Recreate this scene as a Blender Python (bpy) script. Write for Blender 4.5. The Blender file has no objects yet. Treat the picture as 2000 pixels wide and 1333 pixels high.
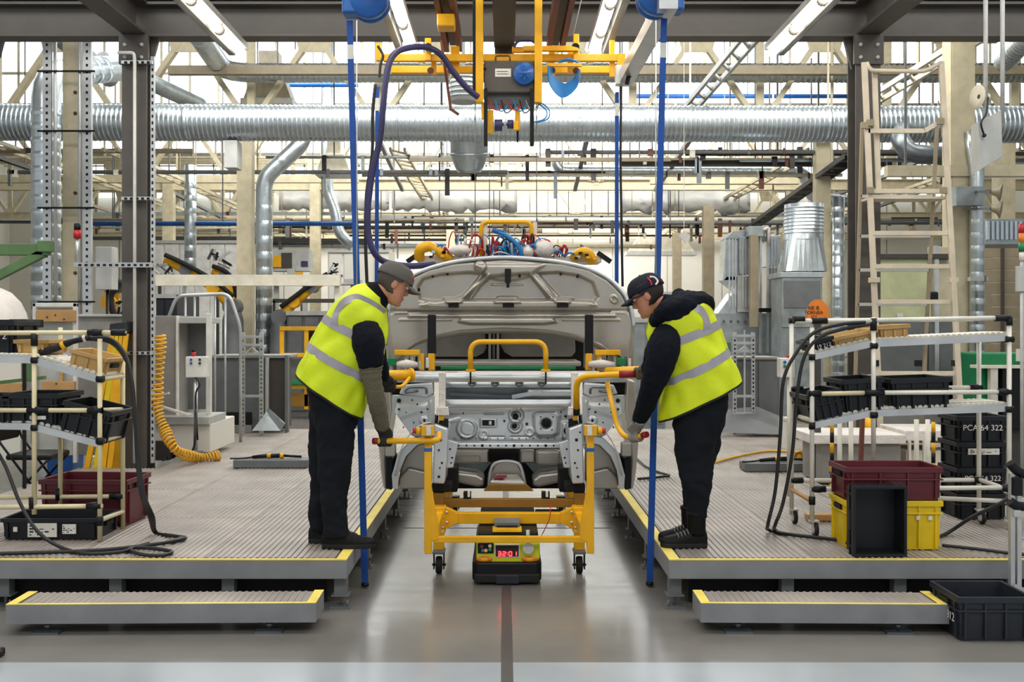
import bpy, math, random
import numpy as np
from mathutils import Vector, Matrix
random.seed(7); rng = np.random.default_rng(7)
C = bpy.context.scene.collection
SC = bpy.context.scene
# ------------------------------------------------------------------ camera, world, lights, exposure
CAMZ, FPX, PX0, PY0 = 1.6, 1950.0, 985.0, 640.0
cd = bpy.data.cameras.new('camera'); cam = bpy.data.objects.new('camera', cd); C.objects.link(cam)
cam.location = (0, 0, CAMZ); cam.rotation_euler = (math.pi/2, 0, 0)
cd.sensor_width = 36; cd.lens = 36*FPX/2000; cd.shift_x = (1000-PX0)/2000; cd.shift_y = -(666.5-PY0)/2000
cd.clip_end = 200
SC.camera = cam
wd = bpy.data.worlds.new('sky'); SC.world = wd; wd.use_nodes = True
bg = wd.node_tree.nodes['Background']; bg.inputs[0].default_value = (.93, .97, 1, 1); bg.inputs[1].default_value = 0.44
SC.view_settings.view_transform = 'Standard'; SC.view_settings.look = 'None'
SC.view_settings.gamma = 1; SC.view_settings.use_curve_mapping = False
SC.view_settings.exposure = 0.45
try:
    SC.cycles.use_denoising = True; SC.cycles.max_bounces = 8; SC.cycles.diffuse_bounces = 4
    SC.cycles.sample_clamp_indirect = 6; SC.cycles.caustics_reflective = False; SC.cycles.caustics_refractive = False
except Exception: pass
def area(name, loc, rot, sx, sy, power, col=(1, 1, 1)):
    l = bpy.data.lights.new(name, 'AREA'); l.shape = 'RECTANGLE'; l.size = sx; l.size_y = sy; l.energy = power; l.color = col
    o = bpy.data.objects.new(name, l); C.objects.link(o); o.location = loc; o.rotation_euler = rot
    return o
# added fill lamps standing in for roof daylight, one under each bay
for i, (yy, zz, ro, pw) in enumerate(((-2, 7.4, 18, 380), (5.5, 7.4, 12, 480), (14, 7.6, 22, 800), (24, 8.3, 40, 800), (32, 8.3, 40, 850), (39.5, 8.2, 45, 1000))):
    area('roof_fill_lamp', (0, yy, zz), (math.radians(ro), 0, 0), 16, 2.2, pw, (1, .985, .95))
# ------------------------------------------------------------------ pixel rays (2000 x 1333 frame) to points of the hall
def X(px, Y): return (px-PX0)*Y/FPX
def Z(py, Y): return CAMZ-(py-PY0)*Y/FPX
def W(px, py, Y): return Vector((X(px, Y), Y, Z(py, Y)))
def PXS(Y): return Y/FPX            # metres per pixel at depth Y
# ------------------------------------------------------------------ mesh builder
class MB:
    def __init__(s): s.v = []; s.f = []; s.sm = []; s.mi = []; s.m = 0
    def add(s, vs, fs, smooth=False):
        b = len(s.v); s.v += [tuple(p) for p in vs]; s.f += [tuple(i+b for i in f) for f in fs]
        s.sm += [smooth]*len(fs); s.mi += [s.m]*len(fs); return s
    def box(s, x0, x1, y0, y1, z0, z1):
        return s.add([(x0,y0,z0),(x1,y0,z0),(x1,y1,z0),(x0,y1,z0),(x0,y0,z1),(x1,y0,z1),(x1,y1,z1),(x0,y1,z1)],
                     [(0,3,2,1),(4,5,6,7),(0,1,5,4),(1,2,6,5),(2,3,7,6),(3,0,4,7)])
    def cbox(s, c, w, d, h, R=None):
        P = [Vector((sx*w/2, sy*d/2, sz*h/2)) for sz in (-1,1) for sx, sy in ((-1,-1),(1,-1),(1,1),(-1,1))]
        c = Vector(c)
        return s.add([(R@p if R else p)+c for p in P], [(0,3,2,1),(4,5,6,7),(0,1,5,4),(1,2,6,5),(2,3,7,6),(3,0,4,7)])
    def bar(s, a, b, w, h=None, up=(0,0,1)):
        a, b = Vector(a), Vector(b); t = (b-a).normalized(); u = Vector(up)
        if abs(t.dot(u)) > .98: u = Vector((0,1,0))
        r = t.cross(u).normalized(); u = r.cross(t); h = h or w
        return s.prof(a, b, [(-w/2,-h/2),(w/2,-h/2),(w/2,h/2),(-w/2,h/2)], r, u)
    def prof(s, a, b, pts, r, u):
        n = len(pts); vs = [a+r*x+u*y for x, y in pts]+[b+r*x+u*y for x, y in pts]
        fs = [(i, (i+1) % n, n+(i+1) % n, n+i) for i in range(n)]
        return s.add(vs, fs+[tuple(range(n))[::-1], tuple(range(n, 2*n))])
    def ibeam(s, a, b, w, h, t=.012, up=(0,0,1)):
        a, b = Vector(a), Vector(b); d = (b-a).normalized(); u = Vector(up); r = d.cross(u).normalized(); u = r.cross(d)
        q = t/2
        return s.prof(a, b, [(-w/2,-h/2),(w/2,-h/2),(w/2,-h/2+t*1.4),(q,-h/2+t*1.4),(q,h/2-t*1.4),(w/2,h/2-t*1.4),(w/2,h/2),(-w/2,h/2),
                             (-w/2,h/2-t*1.4),(-q,h/2-t*1.4),(-q,-h/2+t*1.4),(-w/2,-h/2+t*1.4)], r, u)
    def tube(s, pts, r, n=10, cap=True, closed=False):
        P = [Vector(p) for p in pts]; k = len(P); R = r if isinstance(r, (list, tuple)) else [r]*k
        T = []
        for i in range(k):
            a = P[(i-1) % k] if closed or i > 0 else P[i]; b = P[(i+1) % k] if closed or i < k-1 else P[i]
            T.append((b-a).normalized())
        u = Vector((0,0,1)) if abs(T[0].z) < .9 else Vector((1,0,0))
        vs = []
        for i in range(k):
            u = (u-T[i]*u.dot(T[i])).normalized(); w = T[i].cross(u)
            for j in range(n):
                a = 2*math.pi*j/n; vs.append(P[i]+(u*math.cos(a)+w*math.sin(a))*R[i])
        fs = []
        for i in range(k if closed else k-1):
            for j in range(n):
                a = i*n+j; b = i*n+(j+1) % n; c = ((i+1) % k)*n+(j+1) % n; d = ((i+1) % k)*n+j; fs.append((a, b, c, d))
        s.add(vs, fs, True)
        if cap and not closed:
            b0 = len(s.v)-len(vs)
            s.f += [tuple(b0+j for j in range(n))[::-1], tuple(b0+(k-1)*n+j for j in range(n))]; s.sm += [False]*2; s.mi += [s.m]*2
        return s
    def cyl(s, a, b, r, n=14, r2=None): return s.tube([a, b], [r, r if r2 is None else r2], n)
    def lathe(s, c, axis, prof, n=20):
        """prof: (distance along axis, radius)"""
        ax = Vector(axis).normalized(); c = Vector(c); u = ax.orthogonal().normalized(); w = ax.cross(u); vs = []
        for d, r in prof:
            for j in range(n):
                a = 2*math.pi*j/n; vs.append(c+ax*d+(u*math.cos(a)+w*math.sin(a))*r)
        fs = [(i*n+j, i*n+(j+1) % n, (i+1)*n+(j+1) % n, (i+1)*n+j) for i in range(len(prof)-1) for j in range(n)]
        return s.add(vs, fs, True)
    def prism(s, poly, vec):
        """poly: 3-D outline, extruded by vec"""
        P = [Vector(p) for p in poly]; v = Vector(vec); n = len(P)
        fs = [tuple(range(n)), tuple(range(n, 2*n))[::-1]]+[(i, n+i, n+(i+1) % n, (i+1) % n) for i in range(n)]
        return s.add(P+[p+v for p in P], fs)
    def plate(s, pxs, Y, t):
        """outline in frame pixels at depth Y, t metres thick going away"""
        return s.prism([W(a, b, Y) for a, b in pxs], (0, t, 0))
    def pbox(s, x0, x1, y0, y1, Y, d):
        """box whose front face covers the pixel rectangle at depth Y, d deep"""
        return s.box(X(x0, Y), X(x1, Y), Y, Y+d, Z(y1, Y), Z(y0, Y))
    def ball(s, c, r, n=12, m=8, sc=(1,1,1), R=None):
        c = Vector(c); vs = []; fs = []
        for i in range(m+1):
            p = math.pi*i/m
            for j in range(n):
                a = 2*math.pi*j/n; q = Vector((r*sc[0]*math.sin(p)*math.cos(a), r*sc[1]*math.sin(p)*math.sin(a), r*sc[2]*math.cos(p)))
                vs.append(c+(R@q if R else q))
        for i in range(m):
            for j in range(n): fs.append((i*n+j, (i+1)*n+j, (i+1)*n+(j+1) % n, i*n+(j+1) % n))
        return s.add(vs, fs, True)
    def grid(s, pts, closed_u=False, smooth=True):
        """pts[i][j]"""
        n = len(pts); m = len(pts[0]); vs = [p for r in pts for p in r]
        fs = [(i*m+j, i*m+(j+1) % m, (i+1)*m+(j+1) % m, (i+1)*m+j) for i in range(n-1) for j in range(m if closed_u else m-1)]
        return s.add(vs, fs, smooth)
    def build(s, name, mats, parent=None, bev=0, label=None, solid=0, origin=None, stuff=False):
        me = bpy.data.meshes.new(name); og = Vector(origin or (0, 0, 0))
        me.from_pydata([(p[0]-og.x, p[1]-og.y, p[2]-og.z) for p in s.v], [], s.f)
        if any(s.sm): me.polygons.foreach_set('use_smooth', s.sm)
        mats = mats if isinstance(mats, (list, tuple)) else [mats]
        for m in mats: me.materials.append(m)
        if len(mats) > 1: me.polygons.foreach_set('material_index', s.mi)
        me.update()
        o = bpy.data.objects.new(name, me); C.objects.link(o); o.location = og
        if parent:
            o.parent = parent
            if not parent.parent and parent.type == 'EMPTY': o.matrix_parent_inverse = Matrix.Translation(-parent.location)
            elif parent.type != 'EMPTY' and not parent.parent and parent.location.length > 0: o.matrix_parent_inverse = Matrix.Translation(-parent.location)
        if bev:
            b = o.modifiers.new('b', 'BEVEL'); b.width = bev; b.segments = 2; b.limit_method = 'ANGLE'; b.angle_limit = .7
        if solid:
            b = o.modifiers.new('s', 'SOLIDIFY'); b.thickness = solid; b.offset = 0
        if label: o['label'] = label
        if stuff: o['kind'] = 'stuff'
        return o
def tag(o, label, cat, group=None, kind='thing'):
    o['label'] = label; o['category'] = cat; o['kind'] = kind
    if group: o['group'] = group
    return o
def thing(name, label, cat, loc=(0,0,0), group=None):
    o = bpy.data.objects.new(name, None); C.objects.link(o); o.location = loc; o.empty_display_size = .1
    return tag(o, label, cat, group)
def struct(o): o['kind'] = 'structure'; return o
def spline(pts, n=8):
    P = [Vector(p) for p in pts]; out = []
    for i in range(len(P)-1):
        a, b, c, d = P[max(i-1, 0)], P[i], P[i+1], P[min(i+2, len(P)-1)]
        for k in range(n):
            t = k/n; out.append(.5*((2*b)+(c-a)*t+(2*a-5*b+4*c-d)*t*t+(3*b-a-3*c+d)*t**3))
    return out+[P[-1]]
def arcpath(pts, r, n=5):
    """polyline with rounded corners"""
    P = [Vector(p) for p in pts]; out = [P[0]]
    for i in range(1, len(P)-1):
        a = (P[i-1]-P[i]); b = (P[i+1]-P[i]); q = min(r, a.length*.49, b.length*.49); a = P[i]+a.normalized()*q; b = P[i]+b.normalized()*q
        for k in range(n+1):
            t = k/n; out.append(a*(1-t)**2+P[i]*2*t*(1-t)+b*t*t)
    return out+[P[-1]]
# ------------------------------------------------------------------ materials
def lin(h):
    h = h.lstrip('#'); c = [int(h[i:i+2], 16)/255 for i in (0, 2, 4)]
    return [x/12.92 if x <= .04045 else ((x+.055)/1.055)**2.4 for x in c]+[1]
def M(name, col, rough=.5, metal=0., var=.12, scale=6., bump=0., bscale=None, emit=0, spec=.5, wear=0, alpha=None):
    m = bpy.data.materials.new(name); m.use_nodes = True; nt = m.node_tree; N = nt.nodes; L = nt.links
    b = N['Principled BSDF']; c = lin(col)
    b.inputs['Base Color'].default_value = c; b.inputs['Roughness'].default_value = rough; b.inputs['Metallic'].default_value = metal
    b.inputs['Specular IOR Level'].default_value = spec
    if emit:
        b.inputs['Emission Color'].default_value = c; b.inputs['Emission Strength'].default_value = emit; return m
    tc = N.new('ShaderNodeTexCoord'); nz = N.new('ShaderNodeTexNoise'); nz.inputs['Scale'].default_value = scale; nz.inputs['Detail'].default_value = 5
    L.new(tc.outputs['Object'], nz.inputs['Vector'])
    if var:
        r = N.new('ShaderNodeValToRGB'); r.color_ramp.elements[0].position = .3; r.color_ramp.elements[1].position = .7
        r.color_ramp.elements[0].color = [x*(1-var) for x in c[:3]]+[1]; r.color_ramp.elements[1].color = [min(1, x*(1+var)) for x in c[:3]]+[1]
        L.new(nz.outputs['Fac'], r.inputs['Fac']); last = r.outputs['Color']
        if wear:
            n2 = N.new('ShaderNodeTexNoise'); n2.inputs['Scale'].default_value = scale*5; n2.inputs['Detail'].default_value = 8; n2.inputs['Roughness'].default_value = .7
            L.new(tc.outputs['Object'], n2.inputs['Vector'])
            r2 = N.new('ShaderNodeValToRGB'); r2.color_ramp.elements[0].position = .62; r2.color_ramp.elements[1].position = .7
            mx = N.new('ShaderNodeMix'); mx.data_type = 'RGBA'; L.new(n2.outputs['Fac'], r2.inputs['Fac'])
            r2.color_ramp.elements[1].color = (wear, wear, wear, 1)
            L.new(r2.outputs['Color'], mx.inputs['Factor']); L.new(last, mx.inputs['A']); mx.inputs['B'].default_value = (.05, .04, .035, 1)
            last = mx.outputs['Result']
        L.new(last, b.inputs['Base Color'])
        mr = N.new('ShaderNodeMapRange'); mr.inputs['To Min'].default_value = max(.02, rough-.1); mr.inputs['To Max'].default_value = min(1, rough+.1)
        L.new(nz.outputs['Fac'], mr.inputs['Value']); L.new(mr.outputs['Result'], b.inputs['Roughness'])
    if bump:
        n3 = N.new('ShaderNodeTexNoise'); n3.inputs['Scale'].default_value = bscale or scale*4; n3.inputs['Detail'].default_value = 6
        L.new(tc.outputs['Object'], n3.inputs['Vector'])
        bp = N.new('ShaderNodeBump'); bp.inputs['Strength'].default_value = bump; bp.inputs['Distance'].default_value = .02
        L.new(n3.outputs['Fac'], bp.inputs['Height']); L.new(bp.outputs['Normal'], b.inputs['Normal'])
    return m
K = dict(
 cream=M('cream_paint', '#d6cbab', .5, wear=.5), cream2=M('pale_cream_paint', '#ebe4d0', .5, wear=.2), white=M('white_paint', '#e6e5df', .5), gal=M('galvanised', '#ccd5da', .3, .9, .07, 9),
 gal2=M('dull_galvanised', '#a9b1b3', .42, .8, .2, 7), gantry=M('taupe_steel', '#524d48', .5, wear=.25), taupe=M('taupe_dark', '#46423d', .55), seat=M('seat_back', '#b5b2ac', .6), yellow=M('safety_yellow', '#f2b310', .38, wear=.3),
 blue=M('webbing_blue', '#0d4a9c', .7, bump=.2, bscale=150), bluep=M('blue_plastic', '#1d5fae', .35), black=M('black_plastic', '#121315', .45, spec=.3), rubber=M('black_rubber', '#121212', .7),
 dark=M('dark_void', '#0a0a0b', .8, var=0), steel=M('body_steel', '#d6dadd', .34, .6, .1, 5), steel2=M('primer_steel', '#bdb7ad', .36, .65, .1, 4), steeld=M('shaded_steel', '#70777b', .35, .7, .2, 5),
 grey=M('machine_grey', '#96948f', .5), greyd=M('machine_dark_grey', '#6c6f70', .5), greyl=M('light_grey', '#bdbeba', .5), fascia=M('fascia_grey', '#85878a', .45, wear=.1),
 deck=M('ribbed_deck', '#a39a92', .42, .2, .2, 3.0, wear=.35), tape=M('yellow_tape', '#efd766', .6, wear=.3), tan=M('tan_plastic', '#c09a5e', .5), maroon=M('maroon_plastic', '#5e1d25', .4),
 crate_y=M('yellow_plastic', '#ecca12', .45, wear=.15), crate_k=M('charcoal_plastic', '#181b20', .45, spec=.35), navycrate=M('dark_blue_grey_plastic', '#20252e', .5), pipe_c=M('ivory_tube', '#dccfa8', .4), pipe_w=M('white_tube', '#e3dfd2', .4),
 wood=M('pine_wood', '#c79a62', .6, bump=.1), brown=M('rust_brown', '#6e3d30', .55, wear=.3), brownd=M('ochre_brown', '#8a6216', .5), greenm=M('machine_green', '#58784a', .5), green=M('signal_green', '#14804e', .4), red=M('signal_red', '#c2232b', .4),
 redgrip=M('red_grip', '#8e1c22', .5), orange=M('orange_plastic', '#f08523', .45), purple=M('purple_hose', '#33305e', .45), cable=M('black_cable', '#18181a', .5), copper=M('bronze_pipe', '#9a8d74', .5), lbl=M('paper_label', '#e2ded4', .7),
 ink=M('black_ink', '#151515', .7, var=0), foil=M('foil_wrap', '#e6e6e3', .5, .1, .06, 3, bump=1., bscale=3), lime=M('lime_paint', '#c9d420', .4), navy=M('navy_cloth', '#0d111b', .9, spec=.2, bump=.3, bscale=30), trous=M('charcoal_twill', '#15181e', .9, spec=.2, bump=.35, bscale=16),
 hiviz=M('hi_viz_fabric', '#d6e812', .6, .0, .05, 6, bump=.3, bscale=14), hiviz2=M('hi_viz_fabric_b', '#d9e610', .6, .0, .05, 6, bump=.3, bscale=14), refl=M('reflective_tape', '#a8a3ac', .35, .3, .06, 20), skin=M('skin', '#c98a6c', .5, 0, .08, 30), hair=M('dark_hair', '#2a211d', .7), greyhair=M('grey_brown_hair', '#51453d', .7),
 capg=M('washed_grey_cotton', '#5d5853', .85, bump=.2, bscale=80), capn=M('navy_cap', '#131926', .75, spec=.3), olive=M('olive_knit', '#6a6350', .9, bump=.6, bscale=60), glove=M('grey_glove', '#8f8b86', .8, bump=.3, bscale=60), gloveb=M('black_glove', '#232326', .75), leather=M('black_leather', '#050506', .5, bump=.15, bscale=40, spec=.22), sole=M('sole', '#0f0f10', .7),
 wall=M('wall_white', '#e8e5da', .7, var=.05, scale=.6), rlite=M('roof_underside', '#a19e94', .7), lampcase=M('lamp_case', '#b4b2ac', .4, .3), tube=M('fluorescent', '#fff3dd', emit=9), sky=M('daylight_glazing', '#eef6ff', emit=2.6), redled=M('red_led', '#ff2a30', emit=5), orangelamp=M('amber_lens', '#f07a1a', .25), lemon=M('pale_green_panel', '#c9cda0', .6), hosebl=M('blue_air_hose', '#1f86cf', .35), glass=M('dark_lens', '#14161a', .1), ycoil=M('yellow_coil', '#e0ab2c', .45), silver=M('aluminium', '#c9cbcc', .35, .6), wrapw=M('white_wrap', '#e9e2dc', .5, bump=.4, bscale=30))
# ------------------------------------------------------------------ helpers for repeated pieces
def clone(o, parent, loc, name=None):
    c = o.copy(); C.objects.link(c); c.location = loc
    return c
# ------------------------------------------------------------------ the setting
def floor_mat():
    m = M('polished_concrete', '#7b7873', .3, 0, .22, .9); nt = m.node_tree; N, L = nt.nodes, nt.links; b = N['Principled BSDF']
    tc = N.new('ShaderNodeTexCoord'); mp = N.new('ShaderNodeMapping'); mp.inputs['Scale'].default_value = (.7, 5, 1)
    nz = N.new('ShaderNodeTexNoise'); nz.inputs['Scale'].default_value = 2.2; nz.inputs['Detail'].default_value = 7; nz.inputs['Roughness'].default_value = .65
    L.new(tc.outputs['Object'], mp.inputs[0]); L.new(mp.outputs[0], nz.inputs['Vector'])
    r = N.new('ShaderNodeMapRange'); r.inputs['To Min'].default_value = .07; r.inputs['To Max'].default_value = .33
    L.new(nz.outputs['Fac'], r.inputs['Value']); L.new(r.outputs['Result'], b.inputs['Roughness'])
    bp = N.new('ShaderNodeBump'); bp.inputs['Strength'].default_value = .05; bp.inputs['Distance'].default_value = .02
    L.new(nz.outputs['Fac'], bp.inputs['Height']); L.new(bp.outputs['Normal'], b.inputs['Normal'])
    return m
FL = struct(MB().box(-22, 22, -8, 45, -.2, 0).build('floor', floor_mat()))
m_ = MB(); xt = X(990, 5)
MB().box(xt-.028, xt+.028, 1.5, 12, 0, .003).build('guide_tape', M('dark_tape', '#4b4744', .5, wear=.5), FL)
MB().box(-22, 22, -8, 4.76, 0, .0022).build('floor_glare', M('pale_floor_glare', '#a3a9ae', .22, 0, .12, 1.2), FL)  # pale band painting in the bright reflection on the near floor
for yj in (7.95,):
    MB().box(-.8, .85, yj, yj+.012, 0, .002).build('floor_joint', K['ink'], FL)
WB = struct(MB().box(-22, 22, 44.5, 44.8, 0, 10).build('wall_back', K['wall']))
pn = None
for i in range(18):
    if pn is None: pn = MB().box(-22, -19.6, 44.42, 44.5, .3, 7.4).build('wall_panel', K['wall'], WB, bev=.02)
    else: clone(pn, WB, (i*2.44, 0, 0))
for side, x in (('left', -22), ('right', 22)):
    w = struct(MB().box(min(x, x*1.01), max(x, x*1.01), 6, 44.5, 0, 10).build('wall_'+side, K['wall']))
CE = struct(MB().box(-22, 22, 44.3, 44.9, 9.9, 10.1).build('ceiling', K['rlite']))
BAY = [-4+8*i for i in range(7)]
for k in BAY[:-1]:
    m = MB(); m.prism([(-22, k, 7.75), (-22, k+8, 9.75), (-22, k+8, 9.9), (-22, k, 7.9)], (44, 0, 0)); m.build('roof_section', K['rlite'], CE)
for wi, k in enumerate(BAY[1:]):
    wn = struct(MB().box(-22, 22, k-.03, k+.05, 7.62, 7.78).build('window_%d' % (wi+1), K['cream2']))
    MB().box(-22, 22, k-.05, k+.03, 8.68, 8.76).build('transom', K['cream2'], wn)
    step = .8 if k > 15 else 4
    pa = mu = None; n = int(40/step)
    for i in range(n):
        x = -20+i*step
        if pa is None:
            pa = MB().box(-20, -20+step, k+.03, k+.045, 7.78, 9.74).build('pane', K['sky'], wn)
            mu = MB().box(-20.035, -19.965, k-.05, k+.03, 7.78, 9.74).build('mullion', K['cream2'], wn)
        else: clone(pa, wn, (i*step, 0, 0)); clone(mu, wn, (i*step, 0, 0))
# ------------------------------------------------------------------ roof trusses and building columns
def truss(Y, label):
    t = thing('roof_truss', label, 'truss', (0, Y, 5.6)); b0, b1, h = 5.6, 7.6, .2
    MB().ibeam((-20, Y, b0), (20, Y, b0), .2, .3).build('bottom_chord', K['cream'], t)
    MB().ibeam((-20, Y, b1), (20, Y, b1), .2, h).build('top_chord', K['cream'], t)
    p = 2.55; n = 15; g1 = g2 = d1 = d2 = v0 = None
    for i in range(n):
        x = -19.1+i*p; off = (i*p, 0, 0)
        if g1 is None:
            x = -19.1
            g1 = MB().prism([(x-.42, Y-.07, b1-.02), (x+.42, Y-.07, b1-.02), (x+.3, Y-.07, b1-.5), (x-.3, Y-.07, b1-.5)], (0, .02, 0)).build('gusset', K['cream'], t)
            d1 = MB().bar((x-.08, Y, b1-.2), (x-p/2+.05, Y, b0+.1), .16, .1).build('web_member', K['cream'], t)
            d2 = MB().bar((x+.08, Y, b1-.2), (x+p/2-.05, Y, b0+.1), .16, .1).build('web_member', K['cream'], t)
            v0 = MB().bar((x+p/2, Y+.03, b0), (x+p/2, Y+.03, b1), .15, .1).build('web_post', K['cream'], t)
            g2 = MB().prism([(x+p/2-.22, Y-.07, b0+.1), (x+p/2+.22, Y-.07, b0+.1), (x+p/2+.12, Y-.07, b0+.28), (x+p/2-.12, Y-.07, b0+.28)], (0, .02, 0)).build('gusset', K['cream'], t)
        else:
            for o in (g1, d1, d2, v0, g2): clone(o, t, off)
for Y, l in ((20, 'nearest cream lattice roof truss just behind the big silver duct'), (28, 'cream lattice roof truss second from the front, above the mid hall'),
             (36, 'third cream lattice roof truss deep in the hall'), (43.6, 'farthest cream lattice roof truss against the white end wall')): truss(Y, l)
# cable-tray lattices running away from us
def lattice(x, z, y0, y1, label, mat='cream', w=.3):
    t = thing('lattice_girder', label, 'girder', (x, y0, z)); n = int((y1-y0)/.6)
    for s in (-1, 1): MB().bar((x+s*w/2, y0, z), (x+s*w/2, y1, z), .05, .08).build('rail', K[mat], t)
    r = None
    for i in range(n):
        if r is None: r = MB().bar((x-w/2, y0+.1, z), (x+w/2, y0+.55, z), .04, .04).build('rung', K[mat], t)
        else: clone(r, t, (0, i*.6, 0))
    for i in range(int((y1-y0)/4)+1):
        yy = y0+.3+i*4
        MB().bar((x, yy, z), (x, yy, z+2), .03).build('hanger', K['cream'], t)
lattice(-8.3, 5.35, 21, 43, 'long cream lattice girder far left running towards the end wall')
lattice(-2.25, 5.35, 21, 43, 'long cream lattice girder left of the middle running towards the end wall')
lattice(6.55, 5.35, 21, 43, 'long cream lattice girder right of the middle running towards the end wall')
lattice(3.22, 5.4, 13, 19.6, 'short grey lattice girder over the right rear of the car', 'greyl', w=.22)
lattice(6.0, 5.3, 10.2, 19.6, 'near pale lattice girder at the upper right above the ladder', 'cream2', .26)
lattice(-10.5, 5.4, 16, 40, 'outermost lattice girder at the far upper left')
lattice(11, 5.35, 21, 43, 'outermost lattice girder at the far upper right')
def column(x, Y, h, w, label, strut=False, mat='cream'):
    t = thing('hall_column', label, 'column', (x, Y, 0))
    MB().ibeam((x, Y, 0), (x, Y, h), w*.8, w, .02, up=(1, 0, 0)).build('shaft', K[mat], t)
    MB().box(x-w*.42, x+w*.42, Y-w*.42, Y-w*.36, .05, h).build('face_plate', K[mat], t)
    MB().box(x-w*.8, x+w*.8, Y-w*.7, Y+w*.7, 0, .05).build('base_plate', K[mat], t)
    if strut:
        for s in (-1, 1):
            xx = x+s*(w/2+.1); m = MB().box(xx-.05, xx+.05, Y-.3, Y-.26, 0, h); m.build('perforated_channel', K['silver'], t)
            q = MB()
            for k in range(int(h/.08)): q.box(xx-.012, xx+.012, Y-.304, Y-.3, k*.08+.02, k*.08+.05)
            q.build('channel_slots', K['dark'], t, stuff=True)
            MB().cyl((xx-s*.09, Y-.28, 0), (xx-s*.09, Y-.28, h), .022).build('conduit', K['silver'], t)
        for z in (1.9, 3.0, 3.9, 4.6):
            MB().bar((x-w/2-.2, Y-.32, z), (x+w/2+.2, Y-.32, z), .02).build('clamp_bar', K['dark'], t)
        for z in (2.25, 3.2, 4.15, 4.4):
            MB().lathe((x+.02, Y-w*.43, z), (0, -1, 0), [(0, .022), (.015, .02), (.016, .001)], 10).build('bolt', K['brown'], t)
column(X(152, 12), 12, 7.7, .27, 'wide cream hall column with perforated channels at the left', True)
column(X(1872, 12.4), 12.4, 7.7, .3, 'cream hall column behind the ladder with a grey box on it')
column(X(480, 20), 20, 6, .3, 'cream hall column beside the bent silver duct')
column(X(616, 28), 28, 6, .28, 'slim cream hall column behind the left worker')
column(X(1605, 20.5), 20.5, 6, .3, 'cream hall column right of the silver hopper')
column(X(1383, 28), 28, 5, .3, 'cream hall column with dark channel behind the right worker', mat='copper')
column(X(1322, 36), 36, 5, .3, 'far brownish hall column in front of the end wall', mat='copper')
column(X(880, 36), 36, 6, .3, 'far cream hall column hidden behind the raised bonnet')
column(X(1960, 20), 20, 6, .34, 'cream hall column at the far right of the hall')
column(X(330, 28), 28, 6, .3, 'slim cream hall column behind the grey gantry post')
# ------------------------------------------------------------------ ducts
def duct(name, pts, r, label, mat='gal', n=26, ring=0., corner=None, group=None, collar=0., flange=True):
    P = arcpath(pts, corner or r*2.2, 4) if len(pts) > 2 else [Vector(p) for p in pts]
    if not ring: return tag(MB().tube(P, r, n).build(name, K[mat]), label, 'duct', group)
    t = thing(name, label, 'duct', P[0], group)
    MB().tube(P, r, n).build('pipe', K[mat], t)
    rg = None; k0 = 0
    for a, b in zip(P[:-1], P[1:]):
        d = (b-a); L_ = d.length; d.normalize()
        if L_ < ring*2: continue
        m = MB()
        for i in range(1, int(L_/ring)):
            c = a+d*i*ring; m.lathe(c-d*ring*.3, d, [(0, r*.98), (ring*.2, r*1.035), (ring*.4, r*1.035), (ring*.6, r*.98)], n)
        m.build('spiral_seam', K[mat], t, stuff=True)
        if collar:
            for i in range(1, int(L_/collar)+1):
                c = a+d*(i*collar-collar*.37); MB().lathe(c-d*.03, d, [(0, r), (.002, r*1.045), (.06, r*1.045), (.062, r)], n).build('collar', K[mat], t)
    return t
duct('main_duct', [(-14, 16, 4.9), (15, 16, 4.84)], .285, 'huge ribbed galvanised duct crossing the whole hall', ring=.075, collar=3.4, n=32)
duct('upper_duct', [(X(320, 15), 15, 6.75), (X(440, 20), 20, 6.7), (16, 20, 6.7)], .19, 'upper ribbed galvanised duct bending in at the left', ring=.11, collar=4, n=24, corner=.6)
duct('standing_duct', [(X(90, 14), 14, 0), (X(90, 14), 14, 5.15), (X(190, 14.6), 15.4, 5.6)], .195, 'tall silver duct standing at the far left', ring=.2, n=24, corner=.35)
duct('bent_duct', [(X(516, 19.4), 19.4, 0), (X(516, 19.4), 19.4, 4.5), (X(592, 19.4), 19.4, 5.2), (X(592, 19.4), 19.6, 5.6)], .16, 'bent silver duct beside the second cream column on the left', ring=.3, n=20, corner=.2)
duct('exhaust_pipe', [(X(200, 15.5), 15.5, 5.75), (X(390, 18.4), 18.4, 5.7)], .14, 'dull grey exhaust pipe slanting behind the grey gantry post', 'gal2')
duct('exhaust_pipe', [(X(45, 15), 15, 6.45), (X(215, 18), 18, 6.1)], .17, 'grey exhaust pipe at the upper left corner', 'gal2')
duct('small_standing_duct', [(X(372, 24), 24, 2.6), (X(372, 24), 24, 5.5)], .14, 'thin vertical duct right behind the grey gantry post', ring=.3, n=16)
duct('kinked_duct', [(X(640, 25), 25, 8.9), (X(640, 25), 25, 5.0), (X(655, 25), 25, 4.55), (X(660, 25), 25, 4.0), (X(690, 25), 25, 3.6)], .14, 'kinked silver duct seen left of the front blue strap', n=16, corner=.2)
duct('branch_duct', [(X(1085, 24), 24, 5.7), (X(1092, 24), 24, 5.38), (X(1575, 24), 24, 5.35), (X(1580, 24), 24, 4.72), (X(1665, 24), 24, 4.62)], .14, 'thin silver branch duct ending in a double bend', ring=.2, n=18, corner=.3)
duct('dark_elbow_duct', [(X(1762, 15.8), 15.8, 4.75), (X(1762, 15), 15.1, 4.45), (X(1775, 15), 15, 4.22), (X(1875, 15), 15, 4.16)], .14, 'dark elbow duct under the main duct behind the ladder', 'steeld', n=18, corner=.2)
duct('slim_standing_duct', [(X(1637, 20), 20, 0), (X(1637, 20), 20, 4.2)], .12, 'slim silver duct left of the ladder', ring=.22, n=16)
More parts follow.
